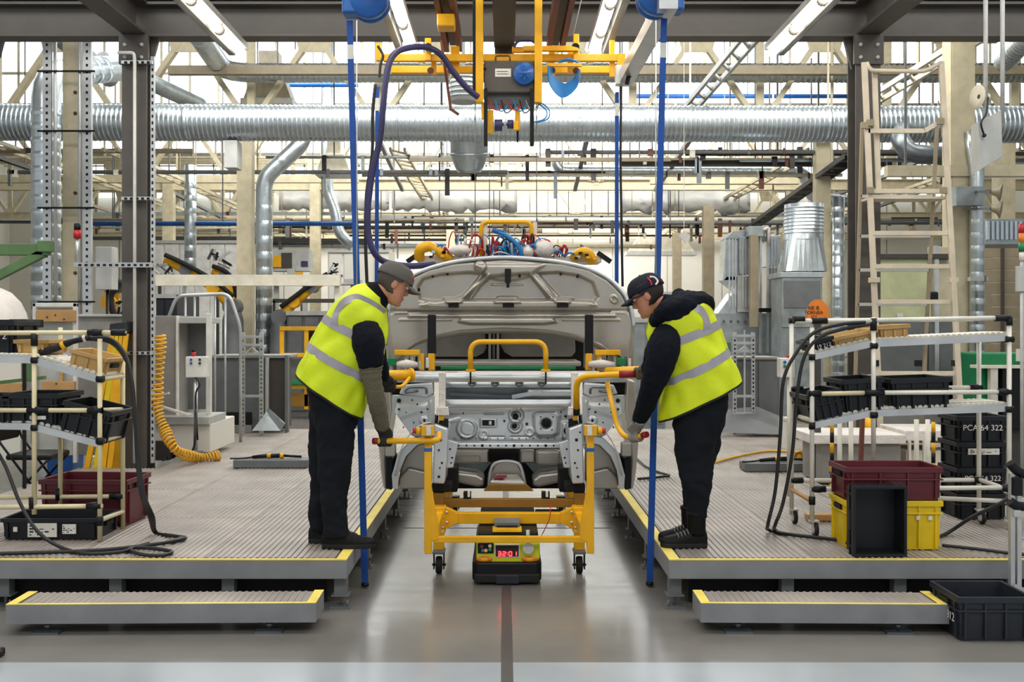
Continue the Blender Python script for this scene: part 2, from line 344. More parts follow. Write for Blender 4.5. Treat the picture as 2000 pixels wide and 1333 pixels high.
duct('slim_standing_duct', [(X(1908, 12.2), 12.2, 0), (X(1908, 12.2), 12.2, 3.6), (X(1900, 12.2), 12.3, 4.0)], .085, 'slim silver duct beside the cream column behind the ladder', ring=.16, n=16)
duct('slanting_duct', [(X(1960, 17), 17, 6.1), (X(2080, 14.5), 14.5, 6.4)], .16, 'silver duct slanting in from the upper right corner', ring=.1, n=18)
t = thing('duct_outlet', 'wide silver duct mouth hanging under the main duct', 'duct', W(916, 300, 16.5))
MB().lathe(W(916, 255, 16.4), (0, .2, -1), [(0, .32), (.4, .31), (.62, .23), (.68, .19), (.69, .01)], 26).build('hood', K['gal'], t)
MB().lathe(W(916, 255, 16.4), (0, .2, -1), [(.36, .315), (.365, .33), (.4, .33), (.405, .31)], 26).build('collar', K['gal'], t)
t = thing('flexible_duct', 'small grey corrugated duct left of the hoist box', 'duct', W(912, 175, 15))
q = MB().tube([W(905, 140, 15), W(905, 200, 15)], .2, 20); q.build('hose', K['greyl'], t)
q = MB()
for i in range(6): q.lathe(W(905, 145+i*9, 15), (0, 0, 1), [(-.02, .2), (0, .225), (.02, .2)], 20)
q.build('corrugation', K['gal2'], t, stuff=True); MB().bar(W(905, 150, 15), (X(905, 15), 15, 8.4), .05).build('hanger', K['greyd'], t)
# white foil covers and long blue-grey beams in the depth
for i, (x0, x1, y0, y1, Y) in enumerate(((545, 760, 368, 412, 29.2), (765, 1010, 364, 412, 29.2), (1215, 1465, 368, 416, 29.2))):
    m = MB(); g = []
    for a in range(24):
        r = []
        for b in range(7):
            r.append(W(x0+(x1-x0)*a/23, y0+(y1-y0)*b/6+random.uniform(-3, 3)*(2 if b > 4 else 1), Y-.12*math.sin(math.pi*b/6)+random.uniform(-.07, .07)))
        g.append(r)
    m.grid(g)
    tag(m.build('foil_cover', K['foil'], solid=.02), ('crumpled white foil cover hanging left of the middle in the far roof', 'crumpled white foil cover over the bonnet in the far roof', 'crumpled white foil cover right of the right blue straps')[i], 'cover')
# overhead pipes and trays that cross the hall; nothing tells the thin ones apart
def crossbar(py, Y, x0, x1, r, mat, label, group=None, sag=0, sq=False):
    z = Z(py, Y); m = MB()
    if sq: m.bar((X(x0, Y), Y, z), (X(x1, Y), Y, z+sag), r*2, r*2.2)
    else: m.tube([(X(x0, Y), Y, z), (X(x1, Y), Y, z+sag)], r, 8)
    t = thing('overhead_rail' if sq else 'overhead_pipe', label, 'rail' if sq else 'pipe', (X(x0, Y), Y, z), group); m.build('bar' if sq else 'tube', K[mat], t)
    if z > 3:
        for q in (.12, .5, .88): x = X(x0+(x1-x0)*q, Y); MB().bar((x, Y, z), (x, Y, 7.75+2*((Y-4) % 8)/8), .025).build('hanger', K['greyd'], t)
    else:
        for q in (.02, .98): x = X(x0+(x1-x0)*q, Y); MB().bar((x, Y+.05, 0), (x, Y+.05, z), .07).build('post', K[mat], t)
    return t
crossbar(138, 19.2, 330, 2100, .075, 'copper', 'brownish square rail in front of the upper duct', sq=True)
crossbar(312, 20.4, 800, 1310, .035, 'copper', 'thin bronze rail right under the main duct', sq=True)
crossbar(318, 21, 1210, 1740, .07, 'taupe', 'dark rail under the main duct left of the ladder', sq=True)
crossbar(432, 30, 735, 1010, .05, 'brown', 'rusty red pipe over the bonnet', )
crossbar(436, 30, 1060, 1480, .055, 'brown', 'rusty red pipe right of the bonnet')
crossbar(350, 26, -40, 700, .09, 'cream', 'cream rail across the upper left of the hall', sq=True)
crossbar(352, 26, 1270, 1560, .1, 'cream', 'cream rail over the branch duct', sq=True)
crossbar(335, 12.3, 1730, 2050, .06, 'cream', 'cream rail behind the ladder under the main duct', sq=True)
crossbar(548, 17, 290, 665, .085, 'cream2', 'pale horizontal guard rail behind the left robots', sq=True)
crossbar(437, 24, 180, 690, .06, 'bluep', 'dark blue pipe across the left half of the hall')
crossbar(165, 24, 560, 700, .07, 'bluep', 'dark blue pipe under the upper duct at the left')
crossbar(188, 27, 1240, 1680, .06, 'bluep', 'dark blue pipe under the upper duct at the right')
HUE = dict(cream='cream', copper='bronze', greyd='dark grey', gal='galvanised', greyl='light grey', brown='rust-red', cream2='pale cream', taupe='taupe', steeld='steel grey', bluep='blue')
ORD = ['topmost', 'second', 'third', 'fourth', 'fifth', 'sixth', 'seventh', 'eighth', 'ninth', 'tenth']
cols = ['cream', 'taupe', 'copper', 'greyd', 'gal', 'brown', 'taupe', 'cream2', 'greyd', 'steeld']
for Yt, nm, lo, hi in ((20, 'nearest', 284, 345), (28, 'second', 414, 446), (36, 'third', 424, 482)):
    L_ = []
    for i in range(10 if Yt == 20 else 16):
        a = random.uniform(-60, 1500); L_.append((random.uniform(lo, hi), a, min(a+random.uniform(260, 1000), 2060), random.choice((.022, .03, .04, .045) if Yt == 20 else (.03, .04, .055, .075)), cols[(i*3+Yt) % len(cols)], Yt+.25+random.uniform(0, 1.6)))
    seen = {}
    for py, a, b, r, c, Y in sorted(L_):
        k = seen[c] = seen.get(c, 0)+1; z = Z(py, Y)
        t = thing('service_pipe', '%s service pipe hung behind the %s truss, %s of its colour there from above' % (HUE[c], nm, ORD[k-1]), 'pipe', (X(a, Y), Y, z), 'service pipes behind the %s truss' % nm)
        if random.random() < .35: MB().bar((X(a, Y), Y, z), (X(b, Y), Y, z), r*1.6, r*2.4).build('tube', K[c], t)
        else: MB().tube([(X(a, Y), Y, z), (X(b, Y), Y, z)], r, 8).build('tube', K[c], t)
        for q in range(int((b-a)/70)):
            x = X(random.uniform(a, b), Y); w_ = random.uniform(.03, .12); h_ = random.choice((.05, .08, .12, .3, .5)); c_ = K[random.choice(('taupe', 'black', 'greyd', 'brown', 'cream2', 'steeld'))]
            MB().box(x-w_/2, x+w_/2, Y-r-.03, Y-r+.03, z-h_, z+random.uniform(.02, .08)).build('fitting', c_, t)
        n = max(2, int((b-a)/260)); zr = 7.75+2*(Y-Yt)/8
        for q in range(n):
            x = X(a+(b-a)*(q+.5)/n, Y); MB().bar((x, Y, z), (x, Y, zr), .025).build('hanger', K['cream' if q % 2 else 'greyd'], t)
for Yt, nm in ((20, 'nearest and second'), (28, 'second and third'), (36, 'third and farthest')):
    for k, x in enumerate(sorted(random.uniform(-13, 13) for _ in range(6))):
        tag(MB().bar((x, Yt, 5.46), (x+random.uniform(-.6, .6), Yt+(7.6 if Yt > 30 else 8), 5.46), random.uniform(.06, .12), .09).build('purlin', K[random.choice(('cream', 'taupe', 'greyd', 'cream2', 'copper'))]), 'slim purlin between the %s truss, number %s from the left' % (nm, ('one', 'two', 'three', 'four', 'five', 'six')[k]), 'purlin', 'purlins between the trusses')
t = thing('cable_tray', 'dark cable tray full of black cables running into the depth left of the ladder', 'tray', (6.4, 18.5, 4.65))
a, b = Vector((6.35, 18.2, 4.72)), Vector((7.7, 34, 4.5))
for o in (-.16, .16): MB().bar(a+Vector((o, 0, 0)), b+Vector((o, 0, 0)), .03, .09).build('side_rail', K['taupe'], t)
for k in range(22): c = a.lerp(b, (k+.5)/22); MB().bar(c+Vector((-.16, 0, -.02)), c+Vector((.16, 0, -.02)), .03).build('rung', K['greyd'], t)
for k in range(6): MB().tube([a+Vector((-.12+.05*k, 0, .03)), a.lerp(b, .3)+Vector((-.12+.045*k, 0, .0)), a.lerp(b, .6)+Vector((-.1+.04*k, 0, .04)), b+Vector((-.12+.05*k, 0, .02))], .022, 6).build('cable', K['cable'], t)
for f in (.1, .5, .9): c = a.lerp(b, f); MB().bar(c, (c.x, c.y, 7.75+2*((c.y-4) % 8)/8), .04).build('hanger', K['cream'], t)
# air grilles, hoods and boxes in the roof space
def grille(px, py, Y, w, h, label):
    c = W(px, py, Y); t = thing('air_hood', label, 'hood', c)
    MB().prism([(c.x-w*.32, Y-.3, c.z+h*.5), (c.x+w*.32, Y-.3, c.z+h*.5), (c.x+w*.5, Y-.3, c.z-h*.3), (c.x-w*.5, Y-.3, c.z-h*.3)], (0, .6, 0)).build('hood', K['cream2'], t, bev=.02)
    MB().box(c.x-w*.54, c.x+w*.54, Y-.36, Y+.36, c.z-h*.5, c.z-h*.3).build('rim', K['white'], t)
    MB().box(c.x-w*.2, c.x+w*.2, Y-.2, Y+.2, c.z+h*.5, c.z+h*1.4).build('neck', K['cream2'], t)
grille(528, 182, 21, 1.0, .6, 'cream air hood hanging above the main duct at the left')
grille(655, 325, 24, .8, .5, 'cream air hood below the main duct left of the straps')
grille(1290, 480, 40, 2.6, .8, 'far cream air hood beside the right blue strap')
tag(MB().pbox(437, 463, 274, 328, 15.85, .3).build('junction_box', K['greyl'], bev=.01), 'light grey box hanging under the main duct at the left', 'box')
# ------------------------------------------------------------------ portal gantry over the work station
GY = 9.6
G = thing('portal_gantry', 'dark taupe steel portal spanning over the car station', 'gantry', (0, GY, 0))
xl, xr = X(271, GY), X(1687, GY)
for x in (xl, xr): MB().ibeam((x, GY, 0), (x, GY, 4.4), .235, .235, .014, up=(0, 1, 0)).build('post', K['gantry'], G)
MB().ibeam((-6, GY, 4.54), (6, GY, 4.54), .2, .33, .018).build('cross_beam', K['gantry'], G)
MB().ibeam((-6, GY+.02, 4.83), (6, GY+.02, 4.83), .24, .22, .018).build('cross_beam', K['gantry'], G)
for x in (xl, xr):
    MB().ibeam((x, 1, 4.55), (x, GY-.1, 4.55), .22, .33, .018).build('side_beam', K['gantry'], G)
    s = 1 if x < 0 else -1
    MB().prism([(x+s*.12, GY-.02, 4.38), (x+s*.12, GY-.02, 4.08), (x+s*.2, GY-.02, 4.38)], (0, .04, 0)).build('knee_plate', K['gantry'], G)
    MB().box(x-.14, x+.14, GY-.14, GY-.1, 4.1, 4.38).build('end_plate', K['gantry'], G)
    for k in range(4): MB().lathe((x-.08+.16*(k % 2), GY-.14, 4.16+.12*(k//2)), (0, -1, 0), [(0, .018), (.016, .018), (.017, .001)], 6).build('bolt', K['greyl'], G)
MB().ibeam((0, 2, 4.36), (0, 9.3, 4.36), .19, .3, .02).build('centre_rail', K['taupe'], G)
MB().box(-.09, .09, 9.28, 9.33, 4.12, 4.5).build('end_plate', K['taupe'], G)
for s, nm in ((-1, 'left'), (1, 'right')):
    x = s*.47; r = thing('conductor_rail', 'rust red double conductor rail %s the centre rail' % ('left of' if s < 0 else 'right of'), 'rail', (x, 3, 4.2))
    for o in (-.06, .06): MB().box(x+o-.022, x+o+.022, 2, 9.2, 4.14, 4.26).build('bar', K['brown'], r)
    MB().box(x-.03, x+.03, 2, 9.2, 4.2, 4.24).build('web', K['taupe'], r)
    if s < 0: MB().box(x-.07, x+.07, 8.0, 8.18, 4.02, 4.12).build('trolley', K['yellow'], r, bev=.01)
# clamps and white riser pipe on the left post
px0 = Y0 = None
t = thing('riser_pipe', 'thin white riser pipe clamped to the left gantry post', 'pipe', (xl, GY-.2, 0))
MB().tube(arcpath([W(230, 103, GY-.2), W(262, 103, GY-.2), W(263, 118, GY-.2), W(263, 905, GY-.2)], .05), .016, 10).build('tube', K['white'], t)
for y in (122, 388, 518, 690):
    q = MB().bar(W(238, y, GY-.16), W(298, y, GY-.16), .035, .03); q.build('clamp_rail', K['silver'], t)
    q = MB()
    for i in range(5): q.bar(W(243+i*11, y, GY-.18), W(248+i*11, y, GY-.18), .012, .02)
    q.build('slot', K['dark'], t)
t = thing('perforated_post', 'slim perforated silver channel along the left gantry post', 'channel', (X(298, GY), GY-.1, 0))
MB().pbox(294, 301, 110, 905, GY-.12, .035).build('channel', K['silver'], t)
q = MB()
for i in range(60): q.pbox(296, 299, 120+i*13, 126+i*13, GY-.124, .004)
q.build('channel_slots', K['dark'], t, stuff=True)
t = thing('lamp_bracket', 'perforated bracket arm with a red beacon on the left gantry post', 'bracket', W(215, 518, GY-.2))
MB().bar(W(146, 518, GY-.2), W(297, 518, GY-.2), .05, .045).build('arm', K['silver'], t)
q = MB()
for i in range(12): q.bar(W(153+i*12, 518, GY-.226), W(159+i*12, 518, GY-.226), .006, .02)
q.build('arm_slots', K['dark'], t, stuff=True)
MB().cyl(W(151, 514, GY-.2), W(151, 464, GY-.2), .018).build('stalk', K['silver'], t)
MB().cyl(W(151, 466, GY-.2), W(151, 450, GY-.2), .034).build('red_lens', K['red'], t)
MB().cyl(W(151, 450, GY-.2), W(151, 437, GY-.2), .03).build('cap', K['black'], t)
# strip lights under the gantry
def striplight(x, y1, label, tilt=0):
    z = 4.2; t = thing('strip_light', label, 'light', (x, y1-3, z)); s = -1 if x < 0 else 1
    for k in range(4):
        b = y1-k*.78; MB().tube([(x, b-.72, z-.03), (x, b-.02, z-.03)], .042, 10).build('tube', K['tube'], t)
        MB().lathe((x, b-.75, z-.03), (0, 1, 0), [(0, .001), (.001, .046), (.035, .046), (.036, .001)], 10).build('end_cap', K['lampcase'], t)
    MB().box(x-.05, x+.05, y1-3.2, y1+.06, z+.012, z+.07).build('housing', K['lampcase'], t)
    MB().box(x+s*.09, x+s*.15, y1-3.2, y1+.12, z-.02, z+.08).build('cable_tray', K['greyd'], t)
    for k in range(9): MB().lathe((x+s*.12, y1-.1-k*.33, z+.1), (s*.6, 0, .8), [(-.05, .035), (.05, .035)], 10).build('cable_clip', K['greyd'], t)
striplight(-2.46, 9.35, 'bright strip light at the left under the gantry')
striplight(-.86, 9.2, 'bright strip light left of the yellow hoist frame')
striplight(.84, 9.45, 'bright strip light right of the yellow hoist frame')
striplight(2.5, 9.35, 'bright strip light at the right under the gantry')
# ------------------------------------------------------------------ raised platforms, steps
PZ = .294; XL, XR = -.888, .928
def ribs(m, x0, x1, y0, y1, z, p=.036, w=.02, h=.006):
    n = int((x1-x0)/p)
    for i in range(n):
        c = x0+(i+.5)*p
        m.add([(c-w/2, y0, z), (c+w/2, y0, z), (c+w/4, y0, z+h), (c-w/4, y0, z+h), (c-w/2, y1, z), (c+w/2, y1, z), (c+w/4, y1, z+h), (c-w/4, y1, z+h)],
              [(0, 1, 2, 3), (1, 5, 6, 2), (2, 6, 7, 3), (3, 7, 4, 0)])
def platform(xa, xb, label, s):
    """xa: edge at the lane, xb: outer end; s = -1 left, +1 right"""
    F = 5.62; t = thing('work_platform', label, 'platform', (xa, F, 0)); lo, hi = min(xa, xb), max(xa, xb)
    pw, pl = .75, 1.2; proto = None
    xs = xa+s*.075
    for j in range(6):
        for i in range(4):
            if j > 2 and i > 2 and s < 0: continue
            dx, dy = s*i*pw, j*pl-(.2 if j > 2 and False else 0)
            if proto is None:
                a, b = (xs, xs+s*pw) if s > 0 else (xs-pw, xs)
                m = MB(); m.box(a+.002, b-.002, F+.055, F+.055+pl-.006, PZ-.03, PZ-.006); ribs(m, a, b, F+.055, F+.055+pl-.006, PZ-.006)
                proto = m.build('deck_panel', K['deck'], t)
            else: clone(proto, t, (dx, dy, 0))
    B = F+.055+6*pl
    MB().box(lo, hi, F, F+.05, .182, PZ-.006).build('fascia', K['fascia'], t, bev=.004)
    MB().box(min(xa, xa+s*.07), max(xa, xa+s*.07), F+.051, B, .182, PZ-.006).build('fascia', K['fascia'], t, bev=.004)
    MB().box(lo, hi, F-.002, F+.022, PZ-.006, PZ).build('edge_strip', K['tape'], t)
    MB().box(min(xa, xa+s*.06), max(xa, xa+s*.06), F+.022, B, PZ-.006, PZ).build('edge_strip', K['tape'], t)
    leg = None
    for y in (F+.06, F+1.0, F+1.9, F+2.8, F+3.7, F+4.7):
        for k in range(5 if y < F+.1 else 1):
            x = xa+s*(.045+k*.64); 
            m = MB(); m.box(x-.035, x+.035, y, y+.07, .07, .185); m.box(x-.05, x+.05, y-.01, y+.08, .07, .078)
            m.cyl((x, y+.035, .012), (x, y+.035, .09), .009); m.box(x-.06, x+.06, y-.02, y+.09, 0, .012)
            m.cyl((x-s*.04, y, .01), (x-s*.04, y, .05), .006)
            if leg is None: leg = m.build('leg', K['greyd'], t); lx, ly = x, y
            else: clone(leg, t, (x-lx, y-ly, 0))
    MB().box(min(xa+s*.14, xb), max(xa+s*.14, xb), F+.16, F+.18, .012, .185).build('shade_sheet', K['dark'], t)  # dark sheets put in as the shade under the deck
    MB().box(min(xa+s*.1, xa+s*.12), max(xa+s*.1, xa+s*.12), F+.4, B, .09, .185).build('shade_sheet', K['dark'], t)
    return t
platform(XL, -3.965, 'ribbed grey work platform left of the lane with yellow edge', -1)
platform(XR, 4.005, 'ribbed grey work platform right of the lane with yellow edge', 1)
def step(px0, px1, rot, label):
    y0 = 5.2; a, b = X(px0, y0), X(px1, y0); c = (a+b)/2; t = thing('entry_step', label, 'step', (c, y0, 0))
    z0, z1 = .058, .158
    MB().box(a, b, y0, y0+.012, z0, z1).build('fascia', K['fascia'], t)
    MB().box(a, a+.012, y0+.012, y0+.26, z0, z1).build('fascia', K['fascia'], t); MB().box(b-.012, b, y0+.012, y0+.26, z0, z1).build('fascia', K['fascia'], t)
    m = MB(); m.box(a+.012, b-.012, y0+.012, y0+.26, z1-.03, z1-.006); ribs(m, a+.05, b-.05, y0+.03, y0+.26, z1-.006, .036, .02, .004); m.build('tread', K['deck'], t)
    MB().box(a, b, y0, y0+.02, z1, z1+.003).build('edge_strip', K['tape'], t)
    for x in (a, b-.05): MB().box(x, x+.05, y0+.02, y0+.26, z1, z1+.003).build('edge_strip', K['tape'], t)
    for x in (a+.2, b-.25):
        for y in (y0+.04, y0+.22):
            m = MB(); m.cyl((x, y, .01), (x, y, .1), .01); m.box(x-.07, x+.07, y-.04, y+.04, 0, .012); m.cyl((x, y, .03), (x, y, .045), .02, 6); m.build('foot', K['steeld'], t)
    t.rotation_euler = (0, 0, rot); return t
step(14, 616, .02, 'low grey step with yellow edge in front of the left platform')
step(1370, 1852, -.02, 'low grey step with yellow edge in front of the right platform')
# ------------------------------------------------------------------ blue straps and their reels
MB().ibeam((-4, 6.7, 4.85), (4, 6.7, 4.85), .2, .26, .018).build('cross_beam', K['gantry'], G)
def strap(p0, p1, w, label):
    t = thing('blue_strap', label, 'strap', p1)
    MB().bar(p0, p1, w, .006, up=(0, 1, 0)).build('webbing', K['blue'], t)
    d = Vector(p0)+(Vector(p1)-Vector(p0))*.06
    MB().bar(d+Vector((0, -.006, .05)), d+Vector((0, -.006, -.06)), w*.95, .003, up=(0, 1, 0)).build('care_label', K['lbl'], t)
    q = Vector(p1); MB().cyl(q+Vector((0, 0, .02)), q, w*.6, 10).build('end_fitting', K['black'], t)
    return t
strap(W(683, 40, 6.5), (X(713, 6.13), 6.13, .012), .04, 'long blue strap beside the left worker')
strap(W(1297, 36, 6.5), (X(1269, 6.15), 6.15, .012), .04, 'long blue strap beside the right worker')
strap(W(737, 170, 8.6), (X(735, 8.6), 8.6, 1.24), .034, 'rear blue strap hanging behind the purple hose')
strap(W(1205, 180, 8.6), (X(1204, 8.6), 8.6, 1.2), .034, 'rear blue strap hanging under the grey arm')
def reel(px, py, Y, r, s, label):
    c = W(px, py, Y); t = thing('strap_reel', label, 'reel', c)
    MB().lathe(c-Vector((0, .08, 0)), (0, 1, 0), [(0, .02), (.0, r*.9), (.02, r), (.06, r), (.06, r*.7), (.1, r*.7), (.1, r), (.14, r), (.16, r*.9), (.16, .02)], 26).build('drum', K['bluep'], t)
    MB().cbox(c+Vector((-s*r*.9, 0, -.03)), .11, .15, .14).build('outlet', K['bluep'], t, bev=.015)
    MB().cbox(c+Vector((s*.02, -.1, .03)), .16, .05, .07).build('cover', K['bluep'], t, bev=.01)
    MB().bar(c+Vector((0, .09, 0)), (c.x, c.y+.15, 4.75), .06, .03).build('bracket', K['steel'], t)
    for k in range(3): MB().cyl(c+Vector((-.06+.06*k, -.13, .03)), c+Vector((-.06+.06*k, -.12, .03)), .012, 8).build('bolt', K['steel'], t)
reel(722, 2, 6.53, .13, 1, 'blue strap reel above the left worker')
reel(1282, -4, 6.53, .13, -1, 'blue strap reel above the right worker')
t = thing('support_arm', 'light grey channel arm slanting towards the right blue reel', 'arm', W(1222, 150, 8.6))
MB().bar((1.045, 6.35, 3.68), (1.045, 8.7, 3.75), .12, .1).build('channel', K['silver'], t)
MB().cbox(W(1216, 148, 8.55), .12, .1, .16).build('end_cap', K['silver'], t)
MB().tube(spline([W(1232, 120, 8.3), W(1240, 135, 8.3), W(1228, 150, 8.3), W(1224, 165, 8.3)]), .018, 8).build('hook', K['black'], t)
MB().bar((1.045, 7.2, 3.7), (1.045, 7.2, 4.8), .05).build('hanger', K['steel'], t)
# ------------------------------------------------------------------ yellow hoist carriage
H = thing('hoist_carriage', 'yellow hoist carriage hanging over the car', 'hoist', W(985, 100, 8.8))
def hb(x0, x1, y0, y1, Y, d, name='beam', mat='yellow', bev=.004): return MB().pbox(x0, x1, y0, y1, Y, d).build(name, K[mat], H, bev=bev)
hb(748, 1222, 105, 119, 8.82, .06); hb(764, 1206, 129, 142, 9.22, .06); hb(1000, 1060, 91, 101, 8.85, .06); hb(1022, 1130, 89, 99, 8.7, .05)
for x0, x1, y0, y1, Y in ((734, 744, 84, 118, 8.78), (830, 842, 74, 118, 8.78), (880, 897, 90, 150, 8.9), (1120, 1131, 66, 118, 8.75), (1191, 1201, 78, 150, 8.86), (842, 852, 118, 145, 8.9), (1072, 1084, 100, 150, 8.9), (1109, 1120, 100, 142, 8.9), (1206, 1222, 104, 128, 8.8)):
    hb(x0, x1, y0, y1, Y, .05, 'clamp')
for px in (841, 880, 1078, 1125): MB().cyl(W(px, 138, 8.78), W(px, 138, 8.84), .03).build('clamp_wheel', K['brown'], H)
for px in (836, 1124): MB().cyl(W(px, 92, 8.7), W(px, 92, 8.76), .035).build('stop_knob', K['dark'], H)
hb(929, 944, -190, 200, 8.5, .07, 'mast'); hb(1044, 1059, -190, 200, 8.5, .07, 'mast')
hb(923, 929, -190, 180, 8.52, .03, 'mast_rail', 'black')
hb(945, 1044, 118, 181, 8.55, .3, 'control_box', 'gantry', .012)
hb(967, 998, 134, 150, 8.546, .004, 'name_plate', 'lbl', 0)
q = MB()
for a, y in ((970, 140), (970, 145)): q.pbox(a, a+22, y-1, y, 8.544, .002)
q.build('plate_print', K['ink'], H)
hb(940, 950, 132, 136, 8.54, .01, 'latch', 'black', 0); hb(945, 1044, 181, 205, 8.62, .18, 'lower_box', 'greyd', .01)
MB().tube(arcpath([W(968, 118, 8.54), W(968, 109, 8.54), W(996, 109, 8.54), W(996, 118, 8.54)], .02), .008, 8).build('box_handle', K['brown'], H)
c = W(1024, 145, 8.54)
rd = MB().lathe(c, (0, -1, 0), [(-.04, .09), (0, .096), (.02, .096), (.03, .085), (.03, .07), (.045, .06), (.045, .02), (.055, .015), (.056, .001)], 28).build('hose_reel', K['bluep'], H)
for k in range(8):
    a = k*math.pi/4; MB().bar(c+Vector((.025*math.cos(a), -.046, .025*math.sin(a))), c+Vector((.062*math.cos(a), -.046, .062*math.sin(a))), .008, .006, up=(0, 1, 0)).build('spoke', K['bluep'], rd)
hb(945, 952, 172, 285, 8.5, .03, 'guide_rod', 'dark'); hb(1035, 1043, 172, 285, 8.5, .03, 'guide_rod', 'dark'); hb(1009, 1013, 232, 278, 8.6, .02, 'guide_rod', 'dark')
hb(952, 964, 215, 261, 8.55, .04, 'jaw'); hb(1006, 1016, 210, 254, 8.55, .04, 'jaw'); hb(1003, 1012, 236, 254, 8.5, .05, 'jaw_tip')
hb(940, 948, 200, 232, 8.52, .04, 'jaw')
MB().cyl(W(966, 245, 8.55), W(981, 245, 8.55), .05, 18).build('vacuum_motor', K['purple'], H)
MB().cyl(W(991, 243, 8.55), W(1003, 243, 8.55), .038, 18).build('vacuum_motor', K['purple'], H)
MB().cyl(W(981, 243, 8.55), W(991, 243, 8.55), .015, 10).build('coupling', K['silver'], H)
for k in range(7):
    a = 955+k*12; col = ('red', 'hosebl', 'cable', 'red', 'hosebl', 'cable', 'silver')[k]
    MB().tube(spline([W(a, 196, 8.6), W(a+8, 212+k % 3*4, 8.52), W(a+20, 214, 8.52), W(a+26, 200, 8.6)]), .006, 6).build('cable_loop', K[col], H)
for a, b in ((1050, 1072), (1040, 1066)): MB().tube(spline([W(a, 196, 8.6), W(b, 214, 8.55), W(b-2, 232, 8.55), W(a-2, 240, 8.55)]), .006, 6).build('cable_loop', K['hosebl'], H)
MB().tube(spline([W(1004, 92, 8.8), W(1014, 80, 8.8), W(1040, 80, 8.8), W(1052, 95, 8.8)]), .012, 8).build('cable_loop', K['purple'], H)
MB().tube(spline([W(738, 90, 8.7), W(748, 108, 8.7), W(743, 128, 8.7), W(741, 150, 8.7)]), .012, 8).build('cable_loop', K['cable'], H)
MB().bar(W(862, 80, 9), W(880, 210, 9), .025).build('tie_rod', K['brown'], H); MB().bar(W(878, 212, 9), W(896, 224, 9), .025).build('tie_rod', K['brown'], H)
MB().bar(W(1120, 66, 8.75), W(1140, -20, 8.3), .008).build('wire', K['silver'], H)
t = thing('coiled_air_hose', 'bright blue air hose coil hanging on the hoist frame', 'hose', W(1103, 160, 8.7))
m = MB()
for k in range(12):
    f = k/11; m.tube(spline([W(1071+f*6, 128, 8.66+.01*k), W(1074+f*8, 164-f*14, 8.66+.01*k), W(1098+f*4, 190-f*26, 8.66+.01*k), W(1126-f*4, 170-f*18, 8.66+.01*k), W(1133-f*4, 136, 8.66+.01*k)], 6), .0065, 6)
m.build('hose_coil', K['hosebl'], t)
MB().bar(W(1068, 127, 8.7), W(1136, 127, 8.7), .03).build('hook_bar', K['yellow'], t)
MB().tube(spline([W(1090, 122, 8.7), W(1110, 116, 8.68), W(1130, 122, 8.7)]), .012, 8).build('tail', K['hosebl'], t)
m = MB().tube(spline([W(934, 190, 8.45), W(912, 172, 8.4), W(885, 140, 8.35), (W(862, 108, 8.3)), W(835, 93, 8.2), W(800, 93, 8.1), W(772, 104, 8.0), W(757, 135, 7.95), W(749, 200, 7.9), W(742, 270, 7.9), W(727, 340, 7.9), W(719, 400, 7.9), W(719, 450, 7.9), W(729, 490, 7.9), W(752, 512, 7.95), W(800, 520, 8.0), W(850, 516, 8.05)], 8), .026, 12)
tag(m.build('lift_hose', K['purple']), 'thick dark purple hose arching from the hoist down to the bonnet', 'hose')
tag(MB().tube(spline([W(733, 165, 8.3), W(728, 220, 8.3), W(727, 300, 8.3), W(716, 380, 8.3), W(714, 470, 8.3), W(717, 560, 8.3), W(719, 640, 8.3)]), .014, 8).build('power_cable', K['cable']), 'thin black cable hanging beside the purple hose', 'cable')
tag(MB().tube(spline([W(1214, 140, 8.7), W(1212, 300, 8.7), W(1214, 450, 8.7), W(1216, 560, 8.7)]), .011, 8).build('power_cable', K['cable']), 'thin black cable hanging beside the rear right blue strap', 'cable')
for px, lab in ((697, 'thin grey wire rope beside the front left blue strap'), (1281, 'thin grey wire rope beside the front right blue strap')):
    tag(MB().cyl(W(px, 40, 6.3), W(px, 600, 6.3), .004, 6).build('wire_rope', K['silver']), lab, 'rope')
grp = 'thin hoist ropes hanging to the lifting frame'
for px, w in ((928, 'left'), (956, 'middle'), (1048, 'right')): tag(MB().cyl(W(px, 200, 8.6), W(px, 500, 8.5), .004, 6).build('hoist_rope', K['greyd']), 'thin dark rope from hoist to lifting frame, %s one of three' % w, 'rope', grp)
# lifting frame with valves above the bonnet
t = thing('lifting_frame', 'valve and hose cluster of the lifting frame behind the bonnet top', 'lifting gear', W(985, 505, 8.5)); LY = 8.5
MB().tube(arcpath([W(940, 500, LY), W(940, 434, LY), W(1038, 434, LY), W(1038, 500, LY)], .06), .02, 10).build('hoop', K['yellow'], t)
MB().pbox(943, 952, 430, 505, LY, .05).build('mast', K['cream2'], t); MB().pbox(1041, 1049, 434, 505, LY, .05).build('mast', K['cream2'], t)
MB().pbox(815, 1175, 500, 512, LY, .4).build('base_beam', K['cream2'], t)
for k in range(6): MB().pbox(972+k*6, 977+k*6, 472, 500, LY-.02, .1).build('valve', K['silver'], t, bev=.003)
MB().pbox(966, 1010, 486, 504, LY-.04, .06).build('valve_base', K['hosebl'], t)
def blob(px, py, rx, ry, Y, mat, name, seed=1):
    c = W(px, py, Y); m = MB(); r = random.Random(seed); g = []
    for i in range(9):
        p = math.pi*i/8; row = []
        for j in range(14):
            a = 2*math.pi*j/14; q = 1+r.uniform(-.16, .16)
            row.append(c+Vector((rx*PXS(Y)*math.sin(p)*math.cos(a)*q, .12*math.sin(p)*math.sin(a), ry*PXS(Y)*math.cos(p)*q)))
        g.append(row)
    return m.grid(g, True).build(name, K[mat], t)
